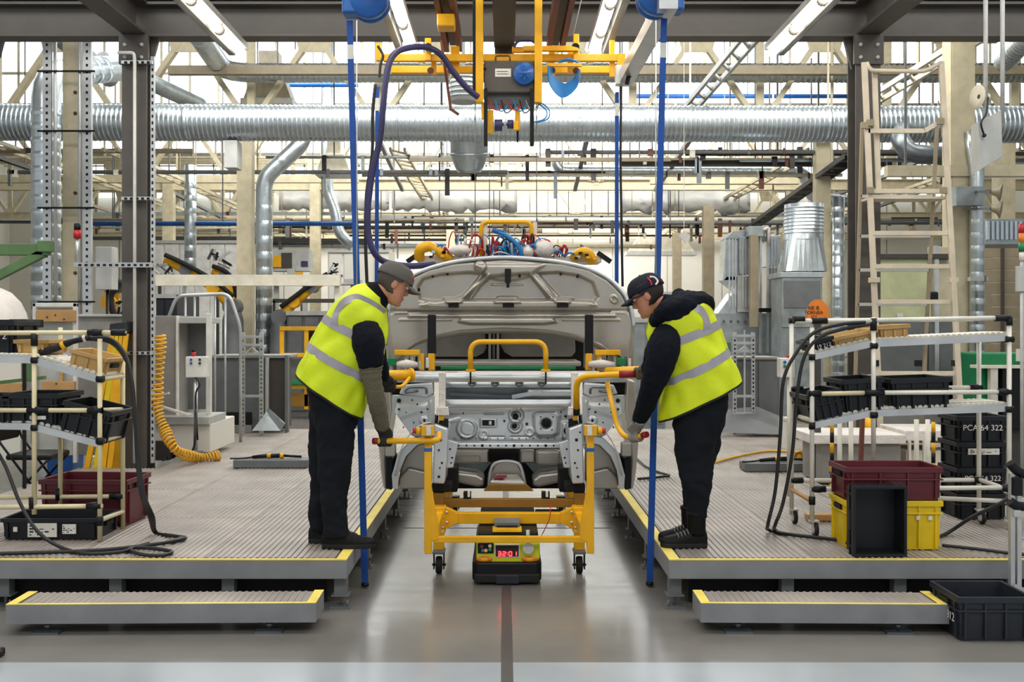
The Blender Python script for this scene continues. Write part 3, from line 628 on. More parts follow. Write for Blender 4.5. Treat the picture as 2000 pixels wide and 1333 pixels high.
blob(1063, 485, 23, 20, LY, 'wrapw', 'white_cover', 3); blob(900, 490, 22, 12, LY, 'wrapw', 'white_cover', 4); blob(1030, 492, 12, 14, LY, 'wrapw', 'white_cover', 9)
for i in range(46):
    a = random.uniform(862, 1110); b = a+random.uniform(-34, 34); y = random.uniform(465, 498)
    MB().tube(spline([W(a, 503, LY+random.uniform(-.06, .06)), W(a+4, y, LY-.05), W((a+b)/2, y-random.uniform(2, 14), LY-.08), W(b, 500, LY-.03)], 5), random.choice((.005, .007, .009)), 6).build('hose', K[('red', 'hosebl', 'cable', 'hosebl', 'silver', 'red', 'wrapw')[i % 7]], t)
MB().tube(spline([W(968, 452, LY-.06), W(988, 460, LY-.08), W(1010, 478, LY-.08), W(1020, 500, LY-.05)]), .02, 8).build('air_line', K['hosebl'], t)
MB().cyl(W(962, 450, LY-.06), W(985, 456, LY-.07), .022, 10).build('nozzle', K['bluep'], t)
for (px, s) in ((845, 1), (1143, -1)):
    a = MB(); a.tube(spline([W(px-s*26, 506, LY), W(px-s*24, 488, LY-.05), W(px-s*6, 482, LY-.06), W(px+s*14, 494, LY-.05), W(px+s*34, 506, LY)]), [.045]*17+[.04]*16, 12) if s > 0 else a.tube(spline([W(px-22, 504, LY), W(px-8, 494, LY-.05), W(px+6, 496, LY-.06), W(px+14, 512, LY-.02)]), .045, 12)
    a.build('gripper_arm', K['yellow'], t)
    for k in range(6): MB().cbox(W(px+random.uniform(-26, 30), random.uniform(492, 506), LY-.1), .03, .03, .02).build('gripper_clip', K[random.choice(('black', 'yellow', 'silver'))], t)
    MB().bar(W(px-s*50, 512, LY), W(px-s*24, 494, LY), .04).build('gripper_pad', K['black'], t)
# ------------------------------------------------------------------ pressed sheet-metal relief (height field with stamped shapes)
def sdpoly(P, poly):
    poly = np.array(poly, float); d = np.full(len(P), 1e9); ins = np.zeros(len(P), bool); n = len(poly)
    for i in range(n):
        a, b = poly[i], poly[(i+1) % n]; e = b-a; w = P-a; t = np.clip((w@e)/max(e@e, 1e-9), 0, 1)
        d = np.minimum(d, np.linalg.norm(w-t[:, None]*e, axis=1))
        c = (a[1] > P[:, 1]) != (b[1] > P[:, 1])
        with np.errstate(divide='ignore', invalid='ignore'):
            xx = (b[0]-a[0])*(P[:, 1]-a[1])/(b[1]-a[1])+a[0]
        ins ^= c & (P[:, 0] < xx)
    return np.where(ins, d, -d)
def relief(name, mat, par, top, bot, nx, ny, Yf, stamps, solid=.004, stuff=False):
    """top/bot: outline polylines (px) left to right; Yf(px,py) depth; stamps: (kind, geometry, height in m, softness in px)"""
    xs = np.linspace(top[0][0], top[-1][0], nx); tx, ty = zip(*top); bx, by = zip(*bot)
    Tp = np.interp(xs, tx, ty); Bp = np.interp(xs, bx, by); v = np.linspace(0, 1, ny)
    PX = np.repeat(xs[:, None], ny, 1); PY = Tp[:, None]*(1-v)+Bp[:, None]*v
    P = np.stack([PX.ravel(), PY.ravel()], 1); H_ = np.zeros(len(P))
    for k, g, h, s in stamps:
        if k == 'poly': d = sdpoly(P, g)
        elif k == 'circ': d = g[2]-np.hypot(P[:, 0]-g[0], P[:, 1]-g[1])
        elif k == 'ring': d = g[3]-np.abs(np.hypot(P[:, 0]-g[0], P[:, 1]-g[1])-g[2])
        elif k == 'line':
            a, b = np.array(g[:2], float), np.array(g[2:4], float); e = b-a; t_ = np.clip(((P-a)@e)/(e@e), 0, 1); d = g[4]-np.linalg.norm(P-a-t_[:, None]*e, axis=1)
        q = np.clip(d/s*.5+.5, 0, 1); H_ += h*q*q*(3-2*q)
    pts = [[None]*ny for _ in range(nx)]
    for i in range(nx):
        for j in range(ny):
            k = i*ny+j; pts[i][j] = W(P[k, 0], P[k, 1], Yf(P[k, 0], P[k, 1])-H_[k])
    return MB().grid(pts).build(name, mat, par, solid=solid)
CAR = thing('car_body', 'bare grey car body shell with raised bonnet on a yellow trolley', 'car', (0, 7.2, .45))
def cp(name, mat, pts, Y, t_, bev=.004): return MB().plate(pts, Y, t_).build(name, K[mat], CAR, bev=bev)
def cb(name, mat, x0, x1, y0, y1, Y, d, bev=.004): return MB().pbox(x0, x1, y0, y1, Y, d).build(name, K[mat], CAR, bev=bev)
def holes(name, lst, Y, par=None, mat='dark'):
    m = MB()
    for h in lst:
        r = h[2]*PXS(Y); c = W(h[0], h[1], Y); m.lathe(c+Vector((0, .006, 0)), (0, -1, 0), [(0, r*1.05), (.007, r), (.0072, .0005)], 10)
    return m.build(name, K[mat], par or CAR)
# bonnet, seen from below, hinged open
BT = [(757, 640), (760, 600), (772, 568), (795, 545), (830, 527), (880, 513), (930, 506), (985, 503), (1045, 506), (1100, 513), (1150, 525), (1190, 545), (1218, 573), (1233, 605), (1238, 640)]
BB = [(757, 716), (770, 706), (785, 690), (810, 672), (850, 655), (900, 645), (985, 640), (1075, 645), (1130, 655), (1175, 672), (1205, 692), (1225, 708), (1238, 718)]
bY = lambda px, py: 7.32-.16*((px-997)/240)**2-.1*(640-py)/140*.3
cx = 997
ST = [('poly', [(770, 716), (757, 640), (762, 600), (776, 570), (800, 547), (835, 529), (885, 516), (985, 508), (1100, 516), (1150, 528), (1186, 548), (1214, 576), (1228, 606), (1236, 640), (1226, 716)], .012, 4),
      ('poly', [(820, 585), (816, 560), (826, 545), (860, 536), (918, 532), (948, 536), (905, 578), (888, 584), (850, 590)], -.03, 5),
      ('poly', [(1048, 534), (1090, 532), (1130, 538), (1158, 552), (1168, 580), (1160, 590), (1110, 588), (1085, 580)], -.03, 5),
      ('poly', [(958, 540), (1034, 534), (1072, 582), (1062, 587), (908, 587), (905, 584)], -.035, 6),
      ('poly', [(930, 518), (1062, 518), (1032, 540), (1005, 547), (975, 547), (950, 540)], .016, 6),
      ('line', (918, 583, 953, 538, 2), .016, 3), ('line', (906, 580, 940, 538, 2), .014, 3), ('line', (1078, 583, 1036, 536, 2), .016, 3), ('line', (1090, 580, 1050, 536, 2), .014, 3),
      ('poly', [(820, 597), (840, 588), (1150, 588), (1165, 597), (1150, 601), (840, 601)], .016, 4), ('line', (760, 608, 1230, 608, 1.5), -.02, 4), ('line', (800, 617, 1200, 617, 2), .016, 4),
      ('poly', [(900, 622), (1080, 622), (1086, 630), (1060, 633), (920, 633), (896, 629)], .02, 4), ('line', (780, 625, 880, 625, 1), .008, 3), ('line', (1100, 625, 1210, 625, 1), .008, 3),
      ('circ', (938, 521, 11), .022, 3), ('poly', [(866, 583), (908, 583), (900, 592), (872, 592)], .02, 3), ('poly', [(972, 580), (1010, 580), (1016, 592), (966, 592)], .022, 3), ('poly', [(1078, 583), (1120, 583), (1112, 592), (1086, 592)], .02, 3),
      ('line', (772, 610, 795, 610, 2), .012, 3), ('line', (1195, 609, 1222, 609, 2), .012, 3), ('ring', (1200, 585, 6, 1.5), .01, 2), ('line', (962, 556, 1020, 556, 1), .01, 2)]
bon = relief('bonnet', K['steel2'], CAR, BT, BB, 260, 110, bY, [(k, g, h*1.7, max(1.6, s*.7)) for k, g, h, s in ST], .006)
edge = [W(a, b, bY(a, b)-.015) for a, b in BT]
MB().tube(spline(edge, 4), .014, 8).build('bonnet_rim', K['steel'], bon)
m = MB()
for hx, hy, hr in [(817, 566, 3), (816, 590, 2), (858, 528, 2), (905, 524, 2.5), (1068, 524, 2.5), (1095, 536, 2), (1160, 545, 2.5), (1170, 570, 3), (1172, 590, 2.4), (1172, 602, 2), (808, 577, 2.5), (807, 600, 2), (775, 612, 2.5), (956, 534, 2), (1015, 540, 2), (874, 536, 2), (845, 540, 2), (1128, 541, 2), (1200, 582, 2)]:
    MB().lathe(W(hx, hy, bY(hx, hy)-.012), (0, -1, 0), [(-.02, hr*.0045), (.004, hr*.004), (.0042, .0005)], 10).build('bonnet_hole', K['dark'], bon)
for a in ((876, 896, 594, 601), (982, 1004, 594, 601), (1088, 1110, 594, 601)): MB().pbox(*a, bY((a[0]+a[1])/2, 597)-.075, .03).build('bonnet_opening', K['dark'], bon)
m = MB().pbox(986, 998, 525, 552, 7.2, .06); m.pbox(989, 995, 549, 562, 7.2, .05); m.build('bonnet_latch', K['black'], bon, bev=.005)
# body opening behind the bonnet: header, pillars, seat backs far inside
roofp = [W(745, 700, 7.5)]
hd = [(762, 712), (790, 682), (830, 662), (900, 648), (985, 644), (1080, 648), (1140, 662), (1185, 684), (1218, 712)]
MB().tube(spline([W(a, b, 7.5) for a, b in hd], 6), .03, 8).build('windscreen_header', K['steel2'], CAR)
for pts in ([(757, 640), (800, 600), (790, 690), (757, 720), (752, 760), (742, 760), (750, 690)], [(1238, 640), (1196, 600), (1206, 690), (1230, 716), (1233, 760), (1243, 760), (1240, 690)]):
    cp('a_pillar', 'steel2', pts, 7.42, .08)
MB().grid([[Vector((X(760+465*i/20, 7.5), 7.55+j*.36, 2.02-.10*((i-10)/10)**2*1.5-.05*abs(j-3)**1.5/4-.06)) for j in range(7)] for i in range(21)]).build('roof_skin', K['steel2'], CAR, solid=.01)
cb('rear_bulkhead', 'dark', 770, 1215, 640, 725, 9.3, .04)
cp('rear_seat_panel', 'seat', [(848, 636), (945, 636), (950, 680), (944, 690), (930, 697), (850, 697), (838, 690)], 8.8, .04, .01)
cp('rear_seat_panel', 'seat', [(978, 636), (1122, 636), (1124, 688), (1116, 697), (1000, 697), (985, 688), (978, 675)], 8.8, .04, .01)
cp('rear_seat_panel', 'seat', [(795, 662), (835, 650), (836, 720), (795, 720)], 8.6, .04, .01); cp('rear_seat_panel', 'seat', [(1140, 650), (1172, 660), (1176, 720), (1140, 720)], 8.6, .04, .01)
for a in (954, 962, 970): cb('centre_pillar', 'steeld' if a == 962 else 'steel2', a, a+5, 634, 722, 8.72, .05)
for s in ((790, 800, 655, 735), (1172, 1184, 655, 735)): cb('inner_pillar', 'steel2', *s, 7.9, .06)
cp('side_panel', 'steel2', [(758, 716), (790, 690), (800, 740), (760, 750)], 7.6, .05); cp('side_panel', 'steel2', [(1215, 716), (1190, 690), (1178, 740), (1230, 750)], 7.6, .05)
cb('cowl_panel', 'steel2', 838, 1135, 706, 716, 7.45, .5, .01); cb('cowl_support', 'green', 860, 1125, 716, 723, 7.1, .05, .006)
for s in (-1, 1):
    q = 997+s*154; m = MB().pbox(q-8, q+8, 615, 692, 7.0, .05); m.build('support_strut', K['black'], CAR, bev=.006)
    cb('strut_bracket', 'yellow', q-7, q+6, 690, 724, 7.0, .06); cb('strut_bracket', 'yellow', q-20-5 if s < 0 else q+15, q-15 if s < 0 else q+24, 691, 724, 6.98, .06)
    x0, x1 = (770, 820) if s < 0 else (1163, 1212); cb('clamp_arm', 'yellow', x0, x1, 684, 694, 6.95, .06)
    x0, x1 = (776, 815) if s < 0 else (1150, 1200); MB().tube([W(x0, 712, 6.95), W((x0+x1)/2, 711, 6.93), W(x1, 713, 6.95)], [.02, .03, .018], 10).build('clamp_body', K['wrapw'], CAR)
    x0 = 757 if s < 0 else 1206; cb('clamp_block', 'green', x0, x0+16, 700, 715, 6.93, .06)
    for k in range(12):
        a = (755+k*7 if s < 0 else 1150+k*7); cb('clamp_fitting', ('black', 'steel', 'steeld', 'wrapw')[k % 4], a, a+random.uniform(3, 6), random.uniform(696, 712), random.uniform(716, 726), 6.97+random.uniform(0, .05), .03, .002)
# front cross members
relief('front_crossmember', K['steel'], CAR, [(760, 729), (1232, 729)], [(760, 747), (1232, 747)], 90, 10, lambda a, b: 6.95, [('line', (780, 738, 1210, 738, 4), .012, 3)], .006)
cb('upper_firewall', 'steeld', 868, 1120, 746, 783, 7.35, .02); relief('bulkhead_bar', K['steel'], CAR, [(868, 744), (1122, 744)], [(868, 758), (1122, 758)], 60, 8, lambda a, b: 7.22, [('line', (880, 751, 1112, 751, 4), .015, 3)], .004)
for a in (922, 967, 1014, 1058):
    c = W(a, 748, 7.1); MB().lathe(c, (0, -1, 0), [(-.1, .026), (0, .026), (.008, .03), (.016, .026), (.016, .014), (0, .012), (-.001, .001)], 16).build('bush', K['steeld'], CAR)
MB().pbox(1030, 1122, 762, 776, 7.2, .08).build('brace', K['steel'], CAR, bev=.01)
MB().bar(W(1000, 776, 7.2), W(1058, 765, 7.2), .03).build('brace', K['steel'], CAR)
MB().bar(W(880, 770, 7.25), W(1000, 776, 7.25), .02).build('brace', K['steeld'], CAR)
relief('firewall_ledge', K['steel'], CAR, [(868, 781), (1122, 781)], [(868, 797), (1122, 797)], 60, 10, lambda a, b: 7.12, [('line', (880, 790, 1110, 790, 4), .01, 4)], .006)
FW = [('ring', (912, 838, 17, 2.2), .02, 2), ('circ', (912, 838, 13), .012, 2), ('ring', (1008, 812, 12, 2), .014, 2), ('ring', (1006, 833, 11, 2), .014, 2), ('circ', (1007, 822, 9), .014, 3),
      ('poly', [(1042, 812), (1050, 806), (1084, 806), (1092, 814), (1090, 846), (1080, 852), (1052, 852), (1044, 844)], .024, 4), ('circ', (1067, 828, 11), -.016, 2), ('line', (946, 808, 982, 808, 1.4), -.012, 2),
      ('poly', [(938, 818), (970, 818), (970, 835), (938, 835)], .01, 2), ('ring', (945, 850, 8, 1.5), .01, 2), ('ring', (1034, 844, 7, 1.5), .01, 2), ('line', (952, 854, 985, 854, 1), -.01, 2), ('line', (998, 854, 1030, 854, 1), -.01, 2),
      ('line', (880, 806, 1100, 798, 2), .008, 4), ('poly', [(1098, 826), (1120, 824), (1124, 858), (1100, 858)], .02, 3), ('line', (872, 826, 900, 818, 3), .012, 3)]
fw = relief('firewall', K['steel'], CAR, [(866, 795), (1126, 795)], [(866, 866), (1126, 866)], 130, 46, lambda a, b: 7.25, FW, .006)
holes('firewall_opening', [(1007, 814, 6), (1005, 833, 5), (1007, 823, 3), (1067, 827, 9), (1110, 842, 9), (985, 823, 2.2), (1029, 829, 2.6), (1105, 814, 2.6), (876, 831, 4), (1056, 815, 1.5), (1080, 815, 1.5), (1056, 838, 1.5), (1078, 840, 1.5), (1096, 806, 1.5), (905, 808, 1.5)]+[(888+i*14, 857, 1.2) for i in range(16)], 7.222, fw)
MB().pbox(942, 966, 821, 832, 7.225, .01).build('firewall_slot', K['dark'], fw); MB().pbox(955, 960, 823, 830, 7.222, .01).build('slot_post', K['steel'], fw)
cb('lower_crossmember', 'steel', 872, 1114, 866, 877, 7.05, .12, .008); holes('crossmember_hole', [(880+i*15.5, 871, 1.8 if i % 4 else 2.8) for i in range(16)], 7.045)
cb('lower_panel', 'steel2', 875, 955, 880, 906, 7.35, .05, .012); cb('lower_panel', 'steel2', 1046, 1096, 880, 910, 7.35, .06, .02); cb('lower_panel', 'steel2', 1016, 1044, 880, 905, 7.38, .06, .01)
cb('lower_panel', 'steel2', 886, 938, 891, 903, 7.32, .03, .006)
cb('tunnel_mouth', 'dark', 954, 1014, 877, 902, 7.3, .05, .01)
m = MB(); arc = [(955, 950), (957, 925), (964, 908), (978, 902), (1000, 902), (1014, 908), (1021, 925), (1026, 950)]
MB().tube(spline([W(a, b, 7.15) for a, b in arc], 5), .012, 8).build('tunnel_rim', K['steel'], CAR)
MB().plate([(958, 950), (960, 926), (967, 911), (980, 905), (999, 905), (1011, 911), (1018, 926), (1022, 950)], 7.3, .04).build('tunnel_plate', K['steel2'], CAR)
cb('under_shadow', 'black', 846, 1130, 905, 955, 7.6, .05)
for s in (-1, 1):
    f = lambda a: 993+s*a
    cp('floor_rail', 'steel2', [(f(35+13), 938 if s > 0 else 936), (f(62), 928), (f(112), 922), (f(114), 940), (f(60), 952), (f(48), 950)], 7.2, .3, .015)
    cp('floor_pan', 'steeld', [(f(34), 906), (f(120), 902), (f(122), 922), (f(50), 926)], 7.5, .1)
    cp('engine_rail', 'steel', [(f(118), 838), (f(145), 828), (f(148), 945), (f(125), 946), (f(120), 900)], 6.62, .4, .01)
    cp('rail_flange', 'steel', [(f(98), 866), (f(122), 858), (f(122), 915), (f(108), 914)], 6.78, .05)
    holes('rail_hole', [(f(133), 860, 3), (f(136), 880, 2), (f(130), 905, 2), (f(136), 932, 2.6), (f(134), 915, 1.5), (f(110), 895, 2), (f(114), 878, 2), (f(112), 905, 1.6), (f(140), 845, 1.8)], 6.612)
    cb('rail_tip', 'dark', min(f(112), f(150)), max(f(112), f(150)), 946, 962, 6.75, .2, .006)
    cb('suspension_block', 'dark', min(f(100), f(128)), max(f(100), f(128)), 915, 962, 6.95, .25, .006)
    # strut tower with inner wing panel
    tp = [(f(150), 758), (f(212), 762)] if s > 0 else [(f(222), 778), (f(150), 776)]
    tw = [('circ', (f(165), 822, 7), .01, 2), ('ring', (f(165), 822, 6, 1.4), .008, 2), ('line', (f(152), 786, f(152), 860, 2), .01, 3), ('poly', [(f(158), 790), (f(215), 792), (f(222), 822), (f(158), 800)], .012, 6)]
    a0, a1 = sorted((f(144), f(226))); top = [(a0, 772), (a1, 772)]; bt = ([(a0, 800), (f(190), 850), (a1, 872)] if s < 0 else [(a0, 872), (f(190), 850), (a1, 800)])
    relief('strut_tower', K['steel'], CAR, top, bt, 50, 36, lambda a, b: 6.9, tw, .006)
    holes('tower_hole', [(f(214), 783, 4), (f(214), 800, 2.4), (f(178), 790, 1.6), (f(170), 806, 2), (f(164), 822, 3), (f(172), 836, 2), (f(158), 800, 1.6), (f(160), 845, 1.8), (f(200), 806, 1.4), (f(188), 782, 1.4), (f(205), 835, 1.6), (f(185), 826, 1.4)], 6.886)
    # wheel arch: curved liner from the tower down to the sill
    g = []
    for i in range(15):
        a = i/14; px = 150+72*math.sin(a*1.45); py = 842+118*(1-math.cos(a*1.45)); row = []
        for j in range(6): row.append(W(f(px), py-16, 6.72+j*.12))
        g.append(row)
    MB().grid(g).build('wheel_arch', K['steel'], CAR, solid=.008)
    cp('arch_liner', 'steel2', [(f(150), 862), (f(178), 868), (f(200), 890), (f(212), 920), (f(216), 950), (f(205), 956), (f(160), 955), (f(150), 940)], 7.08, .05, .012)
    cp('arch_flange', 'steel', [(f(150), 850), (f(186), 856), (f(216), 886), (f(228), 930), (f(226), 956), (f(216), 956), (f(214), 925), (f(200), 892), (f(178), 870), (f(150), 864)], 6.84, .03, .004)
    cp('arch_liner', 'steel2', [(f(152), 925), (f(196), 915), (f(214), 935), (f(214), 956), (f(158), 956)], 7.02, .04, .01)
    # outer wing edge / sill end
    cp('sill_end', 'black', [(f(226), 895), (f(240), 895), (f(240), 955), (f(228), 958)], 6.86, .3, .006)
    cp('wing_edge', 'steel2', [(f(232), 740), (f(248), 745), (f(252), 800), (f(254), 870), (f(250), 920), (f(244), 955), (f(236), 958), (f(240), 900), (f(238), 860), (f(228), 800)], 6.9, .4, .012)
    cb('door_hinge_post', 'steel2', *sorted((f(222), f(240))), 866, 892, 6.82, .1, .006)
    cb('inner_wing', 'dark', *sorted((f(146), f(236))), 748, 772, 7.0, .05)
    cp('headlamp_carrier', 'steel', [(f(148), 748), (f(206), 752), (f(214), 770), (f(160), 778), (f(146), 770)], 6.88, .05, .01)
    MB().tube(arcpath([W(f(160), 770, 6.86), W(f(160), 757, 6.86), W(f(196), 757, 6.86), W(f(204), 768, 6.86), W(f(176), 764, 6.86)], .05), .008, 8).build('carrier_rim', K['steeld'], CAR)
    cb('front_bracket', 'wrapw', *sorted((f(123), f(136))), 728, 806, 6.66, .05, .004)
    cp('bracket_foot', 'wrapw', [(f(118), 796), (f(140), 796), (f(142), 812), (f(116), 812)], 6.64, .05, .004)
    cb('bracket_pad', 'yellow', *sorted((f(126), f(136))), 812, 822, 6.66, .05, .003); cp('bracket_hook', 'dark', [(f(118), 820), (f(134), 818), (f(140), 838), (f(130), 850), (f(118), 840)], 6.68, .06, .004)
    MB().cyl(W(f(140), 810, 6.68), W(f(142), 842, 6.68), .012, 8).build('pin', K['black'], CAR)
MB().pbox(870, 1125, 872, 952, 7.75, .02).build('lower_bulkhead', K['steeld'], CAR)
t = thing('paper_stack', 'sheaf of papers with a red mark lying in the tunnel of the car', 'papers', W(990, 946, 7.1))
MB().prism([W(958, 944, 7.05), W(1024, 947, 7.05), W(1012, 930, 7.25), W(970, 930, 7.25)], (0, 0, .01)).build('sheets', K['lbl'], t)
MB().prism([W(962, 938, 7.08)+Vector((0, 0, .012)), W(985, 938, 7.08)+Vector((0, 0, .012)), W(990, 932, 7.22)+Vector((0, 0, .012)), W(972, 932, 7.22)+Vector((0, 0, .012))], (0, 0, .002)).build('red_print', K['red'], t)
# ------------------------------------------------------------------ yellow body trolley
T = thing('body_trolley', 'yellow tubular trolley carrying the car body', 'trolley', (0, 6.4, 0)); TY = 6.14
def tt(name, pts, r, mat='yellow', n=12): return MB().tube(pts, r, n).build(name, K[mat], T)
tp_ = lambda x0, x1, y0, y1, Y, d, name, mat='yellow': MB().pbox(x0, x1, y0, y1, Y, d).build(name, K[mat], T, bev=.004)
for s in (-1, 1):
    f = lambda a: 994.5+s*a
    tp_(*sorted((f(152), f(166))), 832, 1083, TY, .045, 'post')
    MB().plate([(f(152), 950), (f(158), 950), (f(158), 1060), (f(138), 1055), (f(140), 1020), (f(148), 975)], TY+.005, .03).build('gusset', K['yellow'], T, bev=.003)
    xx = X(f(148), 6.4); MB().box(min(xx, xx-s*.05), max(xx, xx-s*.05), TY+.02, 6.62, .3, .38).build('side_brace', K['yellow'], T)
    tp_(*sorted((f(125), f(152))), 992, 1042, 6.6, .12, 'corner_block'); tp_(*sorted((f(128), f(150))), 966, 996, 6.7, .1, 'corner_block', 'brownd')
    MB().plate([(f(100), 1003), (f(128), 990), (f(128), 1036), (f(100), 1022)], 6.62, .06).build('flare', K['yellow'], T, bev=.003)
    for k in range(4): MB().lathe(W(f(122+8*(k % 2)), 1001+10*k, 6.6), (0, -1, 0), [(0, .01), (.008, .01), (.009, .001)], 8).build('bolt', K['steel'], T)
    tp_(*sorted((f(128), f(148))), 1040, 1082, 6.5, .09, 'caster_mount')
    tp_(*sorted((f(126), f(150))), 1078, 1084, 6.44, .12, 'caster_plate', 'steeld')
    for Yc in (6.5, 8.6):
        c = Vector((X(f(137), 6.5), Yc, .055)); m = MB().lathe(c-Vector((.02, 0, 0)), (1, 0, 0), [(0, .02), (0, .05), (.008, .055), (.032, .055), (.04, .05), (.04, .02)], 20); w_ = m.build('wheel', K['rubber'], T)
        MB().lathe(c-Vector((.022, 0, 0)), (1, 0, 0), [(0, .001), (.0, .03), (.044, .03), (.0441, .001)], 14).build('hub', K['brownd'], w_)
        m = MB(); m.box(c.x-.036, c.x-.028, Yc-.03, Yc+.03, .03, .145); m.box(c.x+.028, c.x+.036, Yc-.03, Yc+.03, .03, .145); m.box(c.x-.04, c.x+.04, Yc-.04, Yc+.04, .135, .15); m.cyl((c.x-.045, Yc, .055), (c.x+.045, Yc, .055), .008); m.build('fork', K['black'], T)
    tp_(*sorted((f(126), f(150))), 1000, 1046, 8.5, .1, 'corner_block', 'brownd')
    # side runner
    xx = X(f(137), 6.6); MB().box(xx-.03, xx+.03, 6.66, 8.6, .30, .36).build('side_rail', K['yellow'], T)
    # emergency stop
    eb = tp_(*sorted((f(147), f(172))), 832, 852, TY-.06, .06, 'stop_box'); c = W(f(172), 842, TY-.03)
    MB().pbox(*sorted((f(153), f(162))), 833, 851, TY-.064, .006).build('stop_label', K['wrapw'], eb)
    MB().cyl(c, c+Vector((s*.03, 0, 0)), .022).build('collar', K['yellow'], eb); MB().cyl(c+Vector((s*.03, 0, 0)), c+Vector((s*.05, 0, 0)), .018).build('stop_button', K['red'], eb)
    MB().pbox(*sorted((f(151), f(167))), 876, 883, TY-.002, .05).build('band', K['bluep'], T)
tp_(845, 1147, 1049, 1061, TY+.01, .04, 'cross_tube')
tp_(858, 1132, 976, 992, 6.72, .06, 'cross_beam', 'brownd'); tp_(884, 1108, 1003, 1024, 6.64, .06, 'cross_beam')
MB().plate([(945, 960), (955, 948), (1028, 948), (1042, 960)], 6.9, .05).build('tunnel_support', K['brownd'], T)
for a, b in ((905, 920), (1058, 1074)): tp_(a, b, 962, 977, 6.74, .06, 'pad', 'dark'); tp_(a+8, a+13, 960, 972, 6.72, .03, 'pad_pin', 'wrapw')
tp_(1046, 1100, 1000, 1012, 6.9, .1, 'cable_box', 'black')
tt('wire', spline([W(1075, 985, 6.6), W(1074, 1010, 6.58), W(1066, 1030, 6.58), W(1058, 1046, 6.58)]), .003, 'red', 6)
tt('hoop', arcpath([W(919, 722, 6.85), W(919, 668, 6.85), W(1066, 668, 6.85), W(1066, 722, 6.85)], .08, 7), .018)
for px in (919, 1066):
    MB().pbox(px-9, px+9, 722, 727, 6.83, .06).build('hoop_foot', K['yellow'], T); MB().cyl(W(px, 727, 6.86), W(px, 750, 6.9), .006, 8).build('hoop_pin', K['black'], T)
# handles the workers hold
tt('handle', arcpath([W(858, 846, 6.2), W(857, 860, 6.16), W(844, 861, 6.12), W(735, 862, 6.05)], .06, 6), .018)
tt('handle_knob', [W(737, 862, 6.055), W(729, 862, 6.04)], .02, 'redgrip')
tt('handle', arcpath([W(1126, 800, 6.6), W(1126, 736, 6.5), W(1200, 732, 6.4), W(1268, 730, 6.35)], .09, 7), .02)
tt('grip', [W(1210, 732, 6.39), W(1243, 731, 6.365)], .024, 'redgrip')
tt('handle_sleeve', [W(1126, 790, 6.6), W(1126, 812, 6.6)], .022, 'black')
tt('handle', arcpath([W(1186, 748, 6.45), W(1206, 836, 6.35), W(1222, 856, 6.25), W(1262, 850, 6.05)], .1, 7), .016)
tt('handle_knob', [W(1255, 851, 6.07), W(1264, 849, 6.04)], .019, 'redgrip')
tt('handle', [W(745, 735, 6.5), W(803, 733, 6.6)], .036); tt('handle_flange', [W(800, 733, 6.6), W(805, 733, 6.61)], .046, 'yellow')
tt('grip', [W(745, 756, 6.4), W(770, 756, 6.45)], .024, 'redgrip'); tt('handle', arcpath([W(770, 756, 6.45), W(786, 756, 6.48), W(800, 738, 6.55)], .05), .012)
tt('handle', [W(1185, 728, 6.7), W(1256, 726, 6.55)], .036)
# ------------------------------------------------------------------ tow robot under the trolley
A = thing('tow_robot', 'low lime and black tow robot with a red display under the trolley', 'robot', (0, 6.2, 0)); AY = 6.2
def ab(name, mat, x0, x1, y0, y1, Y, d, bev=.004, par=None): return MB().pbox(x0, x1, y0, y1, Y, d).build(name, K[mat], par or A, bev=bev)
xa, xb = X(922, AY), X(1058, AY)
m = MB(); m.prism([(xa, AY+.03, .02), (xa+.03, AY, .02), (xb-.03, AY, .02), (xb, AY+.03, .02), (xb, AY+1.2, .02), (xa, AY+1.2, .02)], (0, 0, .12)); m.build('base', K['black'], A, bev=.012)
ab('bumper', 'rubber', 926, 1054, 1122, 1140, AY-.015, .04, .01); ab('bumper_plate', 'navycrate', 968, 1014, 1124, 1142, AY-.02, .03, .006)
MB().plate([(930, 1062), (1054, 1062), (1055, 1092), (1050, 1097), (1020, 1101), (965, 1101), (938, 1098), (930, 1092)], AY+.02, .8).build('shell', K['lime'], A, bev=.012)
ab('top', 'black', 933, 1051, 1040, 1064, AY+.22, .9, .01)
ab('lift_plate', 'greyd', 965, 1016, 1020, 1044, AY+.3, .3, .006); ab('lift_frame', 'yellow', 962, 1019, 1036, 1040, AY+.2, .14, 0); ab('lift_slot', 'dark', 970, 1011, 1028, 1036, AY+.28, .05, 0)
ab('button_panel', 'black', 933, 964, 1062, 1082, AY+.012, .02)
for i, (px, py, c) in enumerate(((941, 1068, 'redgrip'), (949, 1076, 'yellow'), (957, 1067, 'wrapw'), (957, 1074, 'green'), (943, 1076, 'bluep'))):
    MB().cyl(W(px, py, AY+.012), W(px, py, AY-.004), .011, 12).build('push_button', K[c], A)
MB().cyl(W(1032, 1072, AY+.03), W(1032, 1072, AY-.01), .035, 18).build('key_switch', K['greyl'], A)
dp = ab('display', 'ink', 968, 1013, 1066, 1088, AY+.01, .03, .003); ab('display_frame', 'lbl', 966, 1015, 1064, 1090, AY+.014, .02, .003)
SEG = {'3': 'abcdg', '2': 'abged', '0': 'abcdef', '1': 'bc'}
def seg(m, ch, px, py, w, h, Y):
    L = {'a': (0, 0, 1, 0), 'b': (1, 0, 1, .5), 'c': (1, .5, 1, 1), 'd': (0, 1, 1, 1), 'e': (0, .5, 0, 1), 'f': (0, 0, 0, .5), 'g': (0, .5, 1, .5)}
    for k in SEG[ch]:
        a = L[k]; m.bar(W(px+a[0]*w, py+a[1]*h, Y), W(px+a[2]*w, py+a[3]*h, Y), .006, .003, up=(0, 1, 0))
m = MB()
